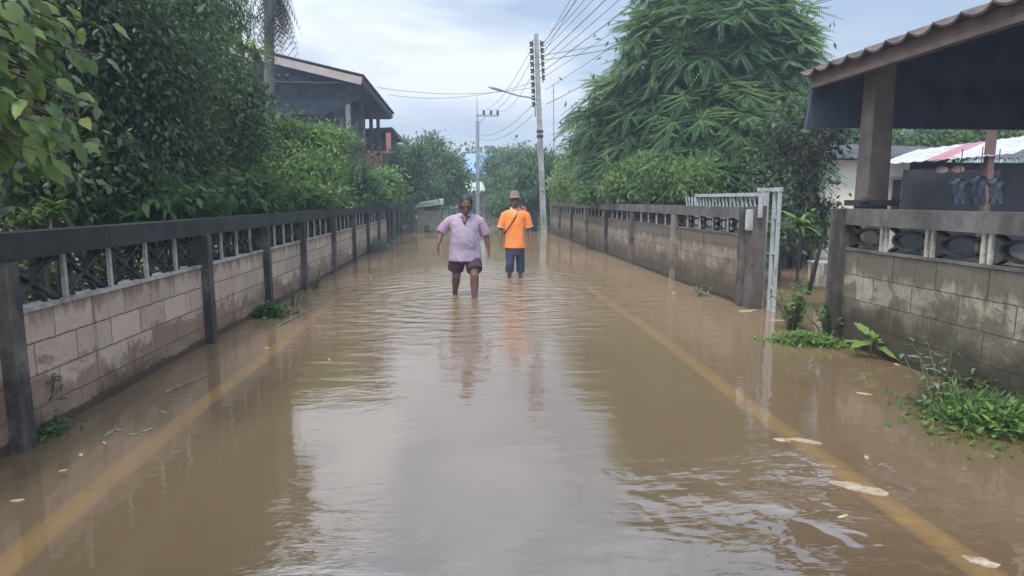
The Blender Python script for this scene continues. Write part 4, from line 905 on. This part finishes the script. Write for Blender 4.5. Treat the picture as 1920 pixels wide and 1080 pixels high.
c = at(715, 470, Z=0); mat_weed('floating_weed', 'pale weeds at the far end of the left wall', (c.x, c.y), .3, .8, .35, 400, LM['grey'], .10, .05)
c = at(85, 800, Z=0); upright('leafy_weed', 'leafy weed with one pale leaf at the nearest left wall post', (c.x, c.y, 0), .34, 9, LM['mid'], .075, .035, .07, GW, n=8)
c = at(90, 815, Z=0); mat_weed('floating_weed', 'trailing small leaves round the nearest left wall post', (c.x, c.y), .12, .22, .08, 160, LM['mid'], .05, .02)

# floating leaves, foam, a painted sky glint and twigs
fm = simple('pale_floating_leaf', (.40, .33, .19), .6, .3, 20); fg = simple('green_floating_leaf', (.16, .22, .10), .6, .3, 20); foam = algae('cream_foam_and_glint', (.44, .38, .29), (.25, .18, .11), 22, .50)
def floater(px, py, s, mat, label, ang, name='floating_leaf', cat='leaf', group='leaves floating on the brown water'):
    c = at(px, py, Z=.004); film = name != 'floating_leaf'; n = 26 if film else 12; q = MB(); ca, sa = math.cos(ang), math.sin(ang); top = []; bot = []; f1, f2 = random.random() * 6, random.random() * 6
    for k in range(n):
        a = 2 * math.pi * k / n
        rr = s * (1 + (.22 if film else .12) * math.sin(2 * a + f1) + (.12 if film else .05) * math.sin(5 * a + f2) + random.uniform(-.07, .07)); lx, ly = rr * math.cos(a), rr * (.5 if film else .38) * math.sin(a)
        if not film: ly *= abs(math.cos(a * .5)) ** .5
        x_, y_ = lx * ca - ly * sa, lx * sa + ly * ca; zz = .001 if film else .003 + .3 * (abs(lx) ** 1.6) * (1 if lx > 0 else .3); top.append((c.x + x_, c.y + y_, zz + .002)); bot.append((c.x + x_, c.y + y_, zz - .002))
    vs = top + bot + [(c.x, c.y, .006 if film else .009), (c.x, c.y, .0)]; fs = []
    for k in range(n): k2 = (k + 1) % n; fs += [(k, k2, 2 * n), (n + k2, n + k, 2 * n + 1), (k, n + k, n + k2, k2)]
    q.add(vs, fs); tag(q.build(name, mat), label, cat, group)
for (px, py, s, m_, lab) in [(32, 938, .035, fm, 'pale leaf floating near the bottom left corner'), (152, 853, .028, fm, 'small pale leaf floating below the nearest left post'), (118, 882, .018, fm, 'tiny leaf floating left of the yellow line low down'),
        (204, 812, .05, fg, 'green leaf floating with others beside the left wall foot'), (222, 806, .035, fg, 'second green leaf of the cluster beside the left wall foot'), (250, 814, .035, fg, 'middle green leaf right of the cluster'), (276, 806, .04, fg, 'rightmost green leaf of the cluster'), (196, 830, .022, fm, 'small pale leaf under the green cluster'),
        (307, 773, .03, fm, 'pale leaf floating between cluster and left yellow line'), (500, 652, .03, fm, 'pale leaf near the far end of the left line'), (617, 674, .03, fm, 'pale leaf right of the left line'), (695, 516, .05, fm, 'orange tinted leaf far up the left side'), (722, 672, .025, fm, 'small leaf by the edge of the sky reflection'),
        (1264, 549, .05, fm, 'pale round leaf on water before the right wall'), (1620, 738, .055, fm, 'curled brown and pale leaf right of the right line'), (1625, 858, .028, fm, 'pale leaf beside the right yellow line'), (1808, 880, .02, fg, 'dark small leaf far right'), (1785, 790, .03, fm, 'tan leaf below the dusty weeds'), (1682, 683, .03, fm, 'brown leaf under the big leaved plant'), (1580, 968, .03, fm, 'pale leaf inside the line at lower right')]:
    floater(px, py, s, m_, lab, random.random() * 3)
for (px, py, s, lab, ang) in [(1398, 583, .12, 'cream foam clump at the foot of the gate pillar', .3), (1412, 580, .08, 'small cream foam clump right of the gate pillar foot', 1.2), (1460, 600, .09, 'thin pale foam streak in the driveway mouth', 0), (1492, 618, .05, 'small foam spot before the green weed mat', 0)]:
    floater(px, py, s, foam, lab, ang, 'foam_patch', 'foam', 'foam patches by the gate')
for (px, py, s, lab, ang) in [(1510, 826, .075, 'long pale scum patch lying over the right yellow line', -.5), (1468, 824, .05, 'narrow pale scum patch left of the right line', -.6), (1612, 914, .11, 'largest white patch on the right yellow line painting a sky glint', -.6), (1840, 1052, .06, 'pale scum patch at the lower right corner', -.4)]:  # the largest one paints a sky glint as a pale patch
    floater(px, py, s, foam, lab, ang, 'scum_glint_patch', 'scum', 'scum patches along the right line')
def twig(a, b, label):
    A_ = at(*a, Z=.01); B_ = at(*b, Z=.01); q = MB(); q.tube([A_, A_.lerp(B_, .5) + Vector((.02, .01, .01)), B_], [.008, .007, .004], 6); tag(q.build('floating_twig', M['palebark']), label, 'twig', 'floating twigs')
twig((312, 735), (388, 702), 'thin pale twig floating near the left wall'); twig((520, 612), (588, 575), 'long twig trailing from the dry stalks by the left wall')

# old frame by the far road, grey panel at the pole foot
fr_ = empty('old_cart_frame', (at(805, 425, Z=0).x, 30, 0), 'pale weathered timber frame with dry thatch at the far left roadside', 'frame')
a = at(785, 428, Y=29); b = at(826, 428, Y=29)
for xx in (a.x, b.x): q = MB(); q.bar((xx, 29, -.16), (xx, 29, 1.15), .07, .07); q.build('leg', M['palebark'], fr_)
for xx in (a.x, b.x): q = MB(); q.bar((xx, 30.4, -.16), (xx, 30.4, 1.25), .07, .07); q.build('leg', M['palebark'], fr_)
q = MB(); q.add([(a.x - .1, 28.9, 1.15), (b.x + .15, 28.9, 1.3), (b.x + .1, 30.6, 1.5), (a.x, 30.6, 1.32), (a.x - .1, 28.9, 1.08), (b.x + .15, 28.9, 1.22), (b.x + .1, 30.6, 1.42), (a.x, 30.6, 1.24)], [(0, 1, 2, 3), (7, 6, 5, 4), (0, 4, 5, 1), (1, 5, 6, 2), (2, 6, 7, 3), (3, 7, 4, 0)]); q.build('thatch', simple('dry_thatch', (.46, .44, .33), .9, .3, 8, .6), fr_)
q = MB(); q.box(a.x + .04, b.x - .04, 28.99, 29.02, .3, .95); q.build('side_board', simple('grey_green_board', (.17, .17, .13), .85, .25, 3), fr_)
for i, px in enumerate((767, 775)):
    c = at(px, 432, Z=0); q = MB(); q.tube([(c.x, c.y, -.16), (c.x + .03, c.y, 1.2), (c.x - .04, c.y, 2.6)], [.06, .05, .035], 7); tag(q.build('bare_post', M['palebark']), ['left of two thin pale posts beyond the dark left wall', 'right of two thin pale posts beyond the dark left wall'][i], 'post', 'thin pale posts')
c = at(1000, 432, Z=0)
gpn = empty('metal_cabinet', (c.x - .05, c.y + .6, 0), 'dull blue grey metal panel standing left of the concrete pole foot', 'cabinet')
q = MB(); q.box(c.x - .28, c.x + .22, c.y + .3, c.y + .7, -.16, 1.15); q.build('body', simple('blue_grey_metal', (.08, .10, .13), .6), gpn)
q = MB(); q.box(c.x - .25, c.x + .19, c.y + .27, c.y + .297, .1, 1.08); q.build('door', simple('grey_metal_door', (.11, .13, .16), .6), gpn)

# ================================================================ PEOPLE
def hand(q, wrist, d, palmdir, side, s=1.0):
    """palm + four curled fingers + thumb; d along the hand, palmdir towards the thigh"""
    d = Vector(d).normalized(); pn = Vector(palmdir).normalized(); fw_ = d.cross(pn).normalized() * side
    c = Vector(wrist); pe = c + d * .085 * s
    q.tube([c - d * .01, c + d * .03 * s, pe], [(.022, .02), (.03, .02), (.036, .018)], 10)
    M3 = None
    for i, (o, ln) in enumerate(((.028, .070), (.010, .080), (-.009, .074), (-.027, .058))):
        b = pe + fw_ * o * s - d * .012; k = b + d * ln * .5 * s; t = k + (d * .75 + pn * .65).normalized() * ln * .5 * s
        q.tube([b, k, t], [.0105 * s, .0095 * s, .0075 * s], 7)
    b = c + d * .025 * s + fw_ * .024 * s; q.tube([b, b + (d * .55 + fw_ * .6).normalized() * .04 * s, b + d * .07 * s + fw_ * .035 * s + pn * .012], [.014 * s, .012 * s, .009 * s], 7)

def head(q, c, s, pitch=0):
    Mx = Matrix.Rotation(pitch, 3, 'X'); c = Vector(c)
    q.ell(c + Mx @ Vector((0, .01, .02 * s)), (.076 * s, .092 * s, .098 * s), 18, 12, Mx)
    q.ell(c + Mx @ Vector((0, -.02, -.055 * s)), (.058 * s, .066 * s, .062 * s), 16, 10, Mx)
    q.ell(c + Mx @ Vector((0, -.045, -.095 * s)), (.030 * s, .030 * s, .024 * s), 12, 8, Mx)
    q.tube([c + Mx @ Vector((0, -.082, .015)) * s, c + Mx @ Vector((0, -.104, -.022)) * s, c + Mx @ Vector((0, -.112, -.036)) * s], [.010 * s, .015 * s, .019 * s], 8)
    q.tube([c + Mx @ Vector((-.045, -.068, .030)) * s, c + Mx @ Vector((0, -.080, .034)) * s, c + Mx @ Vector((.045, -.068, .030)) * s], .010 * s, 7)
    for sx_ in (-1, 1): q.ell(c + Mx @ Vector((sx_ * .078 * s, .012, -.012 * s)), (.012 * s, .022 * s, .032 * s), 10, 8, Mx)
def face(c, s, pitch, body, lipm):
    Mx = Matrix.Rotation(pitch, 3, 'X'); c = Vector(c)
    for sx_ in (-1, 1):
        q = MB(); q.ell(c + Mx @ Vector((sx_ * .030 * s, -.086 * s, .008 * s)), (.014 * s, .008 * s, .008 * s), 10, 8, Mx); e = q.build('eye', M['eye'], body, True)
    q = MB(); q.ell(c + Mx @ Vector((0, -.092 * s, -.062 * s)), (.026 * s, .010 * s, .009 * s), 12, 8, Mx); q.build('lips', lipm, body, True)
M['eye'] = simple('dark_eye', (.015, .012, .010), .3, .1, 5, 0); lipm = simple('dark_lips', (.11, .045, .04), .5, .1, 5, 0)

def arm(q, sh_, el, wr, r=(.048, .040, .026)):
    q.tube([sh_, Vector(sh_).lerp(el, .45), el, Vector(el).lerp(wr, .35), wr], [r[0], r[0] * .94, r[1], r[1] * .98, r[2]], 12)
def leg(q, hip, kn, an, foot, r=(.095, .062, .058, .036)):
    hip, kn, an = Vector(hip), Vector(kn), Vector(an)
    q.tube([hip, hip.lerp(kn, .5), kn, kn.lerp(an, .33) + Vector((0, .015, 0)), kn.lerp(an, .75), an], [r[0], r[0] * .85, r[1], r[2] * 1.06, r[2] * .72, r[3]], 14)
    f = Vector(foot); q.ell(an.lerp(f, .45) + Vector((0, 0, -.02)), (.045, .12, .035), 12, 8); q.ell(an + Vector((0, .02, -.03)), (.034, .045, .04), 10, 8)

from mathutils import noise as mnoise
def fold(o, cx, cy, amp, fz=3.0, fa=9.0, seed=0):
    for v in o.data.vertices:
        p = v.co; d = Vector((p.x - cx, p.y - cy, 0)); l = max(d.length, .02)
        n = mnoise.noise(Vector((p.x * fa, p.y * fa, p.z * fz + seed))) + .5 * mnoise.noise(Vector((p.x * fa * 2 + p.z * 9, p.y * fa * 2, p.z * fz * 4 + seed)))
        v.co = p + d / l * n * amp
    o.data.update()
# --- woman in lilac
ox, oy = -.0, 9.42
def W(x, y, z): return Vector((ox + x, oy + y, z))
q = MB(); pit1 = R(24); hc = W(.035, -.095, 1.345)
head(q, hc, 1.12, pit1)
q.tube([W(.015, .02, 1.17), W(.025, -.015, 1.27)], [.062, .056], 12)
q.rings([(ox + .01, oy, .62, .17, .13), (ox + .01, oy, .74, .21, .16), (ox + .01, oy, .86, .19, .15), (ox + .01, oy, 1.0, .18, .14), (ox + .01, oy + .01, 1.12, .19, .12), (ox + .01, oy + .02, 1.19, .12, .09), (ox + .01, oy + .02, 1.22, .05, .05)], 20)
shL, shR = W(-.205, .02, 1.14), W(.225, .02, 1.145)
elL, elR = W(-.325, .05, .955), W(.325, .06, .92); wrL, wrR = W(-.375, -.07, .775), W(.365, .03, .715)
arm(q, shL, elL, wrL, (.058, .045, .028)); arm(q, shR, elR, wrR, (.058, .045, .028))
hand(q, wrL, (-.02, -.15, -1), (1, 0, 0), -1, 1.0); hand(q, wrR, (.06, -.1, -1), (-1, 0, 0), 1, 1.0)
leg(q, W(-.085, .0, .66), W(-.115, .03, .31), W(-.145, .34, .0), W(-.15, .2, -.09), (.105, .062, .060, .038))
leg(q, W(.115, .0, .66), W(.15, -.18, .33), W(.145, -.16, -.08), W(.145, -.32, -.11), (.098, .062, .060, .040))
woman = remeshed(q, 'person', M['skin'], None, .006, 4)
tag(woman, 'heavyset walker in lilac shirt and dark shorts looking down at the water', 'person')
face(hc, 1.12, pit1, woman, lipm)
lil = NM('lilac_cotton'); lil.col(lil.mix(lil.ramp(lil.noise(38, 3), (.52, 0), (.60, .45)), lil.ramp(lil.noise(4, 4), (.3, (.33, .255, .335)), (.7, (.42, .33, .42))), (.27, .22, .34))).rough(.9); lil.bump(lil.noise(7, 3, .5, stretch=(1, 1, .5)), .7, .03)
q = MB(); q.rings([(ox + .015, oy - .01, .535, .238, .182), (ox + .015, oy - .01, .56, .242, .186), (ox + .015, oy, .70, .232, .185), (ox + .01, oy - .015, .84, .212, .19), (ox + .01, oy - .01, .98, .204, .175), (ox + .01, oy, 1.08, .218, .15), (ox + .01, oy + .01, 1.15, .20, .12), (ox + .01, oy + .02, 1.20, .13, .095), (ox + .012, oy + .02, 1.235, .075, .07)], 24)
for sh_, el in ((shL, elL), (shR, elR)):
    e = Vector(sh_).lerp(el, 1.0); sg = 1 if sh_.x > ox else -1; q.tube([W(.01 + sg * .07, .02, 1.165), Vector(sh_) + Vector((-sg * .045, 0, -.005)), Vector(sh_) + Vector((sg * .01, 0, -.035)), Vector(sh_).lerp(el, .5), e], [.055, .070, .072, .075, .082], 16)
shirt = remeshed(q, 'shirt', lil.m, woman, .008, 5); fold(shirt, ox, oy, .014)
q = MB(); dk = simple('dark_collar_cloth', (.06, .035, .05), .9)
nk = W(.015, .0, 1.195)
pts = [nk + Vector((.085 * math.sin(a), .075 * math.cos(a) - (.02 if abs(a) > 2.2 else 0), .03 * math.cos(a) - .0)) for a in np.linspace(-2.7, 2.7, 17)]
q.tube(pts, [(.022, .010)] * 17, 8); q.tube([pts[0], W(.012, -.170, 1.08)], [.014, .008], 7); q.tube([pts[-1], W(.016, -.170, 1.08)], [.014, .008], 7); q.build('collar', dk, shirt, True)
q = MB(); q.add([(ox - .022, oy - .118, 1.185), (ox + .047, oy - .118, 1.185), (ox + .014, oy - .166, 1.07), (ox - .03, oy - .09, 1.195), (ox + .055, oy - .09, 1.195), (ox + .014, oy - .13, 1.07)], [(0, 2, 1), (3, 4, 5), (0, 3, 5, 2), (1, 2, 5, 4), (0, 1, 4, 3)]); q.build('neck_opening', M['skin'], shirt)
q = MB(); mar = simple('maroon_shorts_cloth', (.055, .028, .040), .9, .2, 8)
q.rings([(ox + .015, oy, .50, .22, .15), (ox + .015, oy, .62, .225, .16), (ox + .015, oy, .78, .20, .15)], 20)
for hp, kn in ((W(-.095, .0, .58), W(-.125, .06, .39)), (W(.125, .0, .58), W(.155, -.14, .40))): q.tube([hp, hp.lerp(kn, .5), kn], [.118, .124, .116], 16)
fold(remeshed(q, 'shorts', mar, woman, .008, 4), ox, oy, .010, seed=2)
hair = simple('black_hair', (.022, .020, .022), .6, .3, 30, .5)
Mx = Matrix.Rotation(pit1, 3, 'X')
q = MB(); q.ell(hc + Mx @ Vector((0, .028, .050)), (.096, .102, .100), 18, 12, Mx); q.ell(hc + Mx @ Vector((0, .075, -.02)), (.085, .06, .085), 16, 10, Mx); q.ell(hc + Mx @ Vector((-.07, .03, -.01)), (.028, .05, .07)); q.ell(hc + Mx @ Vector((.07, .03, -.01)), (.028, .05, .07))
remeshed(q, 'hair', hair, woman, .007, 3)

# --- man in orange
ox, oy = .94, 11.72
q = MB(); hc2 = W(-.01, -.02, 1.415); head(q, hc2, 1.06, R(2))
q.tube([W(0, .02, 1.2), W(-.005, .0, 1.33)], [.058, .054], 12)
q.rings([(ox, oy, .50, .14, .11), (ox, oy, .64, .165, .12), (ox, oy, .8, .15, .115), (ox, oy, 1.0, .165, .115), (ox, oy + .01, 1.16, .17, .10), (ox, oy + .02, 1.23, .11, .08), (ox, oy + .02, 1.27, .05, .05)], 20)
shL, shR = W(-.185, .02, 1.18), W(.19, .02, 1.18); elL, elR = W(-.255, .05, .90), W(.265, .04, .90); wrL, wrR = W(-.275, -.03, .665), W(.285, -.04, .665)
arm(q, shL, elL, wrL, (.048, .038, .026)); arm(q, shR, elR, wrR, (.048, .038, .026))
hand(q, wrL, (0, -.15, -1), (1, 0, 0), -1, 1.0); hand(q, wrR, (.0, -.15, -1), (-1, 0, 0), 1, 1.0)
leg(q, W(-.08, 0, .58), W(-.10, -.05, .26), W(-.105, .08, -.08), W(-.11, -.10, -.11), (.085, .055, .052, .036)); leg(q, W(.08, 0, .58), W(.105, .04, .24), W(.105, .12, -.08), W(.11, -.05, -.11), (.085, .055, .052, .036))
man = remeshed(q, 'person', M['skin2'], None, .006, 4)
tag(man, 'walker in bright orange polo shirt and rolled jeans wearing a hat', 'person'); face(hc2, 1.06, R(2), man, lipm)
org = NM('orange_cotton'); org.col(org.ramp(org.noise(4, 4), (.3, (.86, .235, .055)), (.7, (.95, .31, .085)))).rough(.85); org.bump(org.noise(7, 3, .5, stretch=(1, 1, .5)), .7, .03)
q = MB(); q.rings([(ox, oy, .545, .192, .135), (ox, oy, .57, .195, .14), (ox, oy, .72, .182, .14), (ox, oy, .88, .180, .138), (ox, oy, 1.0, .188, .136), (ox, oy + .005, 1.12, .195, .125), (ox, oy + .01, 1.19, .18, .105), (ox, oy + .02, 1.235, .12, .085), (ox, oy + .02, 1.268, .07, .064)], 24)
for sh_, el in ((shL, elL), (shR, elR)): sg = 1 if sh_.x > ox else -1; q.tube([W(sg * .07, .02, 1.20), Vector(sh_) + Vector((-sg * .04, 0, -.005)), Vector(sh_) + Vector((sg * .008, 0, -.035)), Vector(sh_).lerp(el, .45), Vector(sh_).lerp(el, .88)], [.050, .062, .066, .074, .080], 16)
shirt = remeshed(q, 'polo_shirt', org.m, man, .008, 5); fold(shirt, ox, oy, .013, seed=5)
pale = simple('pale_collar_cloth', (.72, .52, .42), .9)
nk = W(0, .005, 1.255)
pts = [nk + Vector((.072 * math.sin(a), .066 * math.cos(a), .028 * math.cos(a))) for a in np.linspace(-2.7, 2.7, 17)]
q = MB(); q.tube(pts, [(.024, .010)] * 17, 8); q.tube([pts[0], W(.0, -.125, 1.13)], [.015, .006], 7); q.tube([pts[-1], W(.0, -.125, 1.13)], [.015, .006], 7); q.build('collar', pale, shirt, True)
for e0, d0 in ((elL, shL), (elR, shR)):
    b = Vector(d0).lerp(e0, .86); b2 = Vector(d0).lerp(e0, .91); q = MB(); q.tube([b, b2], [.083, .084], 16); q.build('sleeve_cuff', pale, shirt, True)
jean = simple('blue_denim', (.035, .048, .085), .9, .3, 8)
q = MB(); q.rings([(ox, oy, .42, .16, .12), (ox, oy, .52, .175, .125), (ox, oy, .66, .16, .12)], 20)
for a_, b_, c_ in ((W(-.085, 0, .50), W(-.10, -.045, .27), W(-.105, .0, .12)), (W(.085, 0, .50), W(.103, .04, .26), W(.105, .07, .10))): q.tube([a_, b_, c_], [.092, .078, .082], 16)
fold(remeshed(q, 'jeans', jean, man, .008, 4), ox, oy, .009, seed=3)
q = MB(); q.rings([(ox, oy, .535, .186, .132), (ox, oy, .56, .188, .134)], 24); q.build('belt', simple('dark_red_belt', (.16, .02, .025), .7), man, True)
hatm = simple('brown_check_hat', (.20, .145, .13), .9, .45, 40, .4)
q = MB(); q.rings([(hc2.x, hc2.y - .012, 1.455, .112, .132), (hc2.x, hc2.y - .008, 1.470, .108, .126), (hc2.x, hc2.y + .004, 1.482, .094, .108), (hc2.x, hc2.y + .006, 1.53, .088, .10), (hc2.x, hc2.y + .008, 1.565, .075, .085), (hc2.x, hc2.y + .01, 1.585, .045, .05)], 24); q.build('hat', hatm, man, True)
st = simple('dark_strap', (.10, .035, .03), .8)
q = MB(); q.tube([W(.09, .06, 1.27), W(.06, -.06, 1.24), W(.0, -.135, 1.12), W(-.09, -.15, .98), W(-.17, -.10, .86), W(-.20, .02, .80), W(-.1, .15, .98), W(.06, .12, 1.2), W(.09, .06, 1.27)], [(.014, .006)] * 9, 6)
strap = q.build('shoulder_strap', st)
strap.name = 'sling_bag'; tag(strap, 'thin dark strap bag slung across the orange shirt', 'bag')
q = MB(); q.ell(W(.17, .17, 1.20), (.06, .05, .11), 12, 8); q.build('pouch', simple('rust_red_pouch', (.30, .09, .06), .8), strap, True)

# ================================================================ HAZE
hz = MB(); hz.box(-150, 150, -40, 130, -1.2, 16); ho = hz.build('haze', None)  # air volume added to lift dark tones like bluish lens glare
hm = bpy.data.materials.new('haze'); hm.use_nodes = True; hm.node_tree.nodes.clear(); hn = hm.node_tree.nodes
hv = hn.new('ShaderNodeVolumePrincipled'); hv.inputs['Color'].default_value = (.72, .84, 1, 1); hv.inputs['Density'].default_value = .0036; hv.inputs['Anisotropy'].default_value = .2
hoo = hn.new('ShaderNodeOutputMaterial'); hm.node_tree.links.new(hv.outputs[0], hoo.inputs['Volume']); ho.data.materials.append(hm); tag(ho, kind='stuff', label='thin bluish air added over the flooded lane to imitate lens glare')
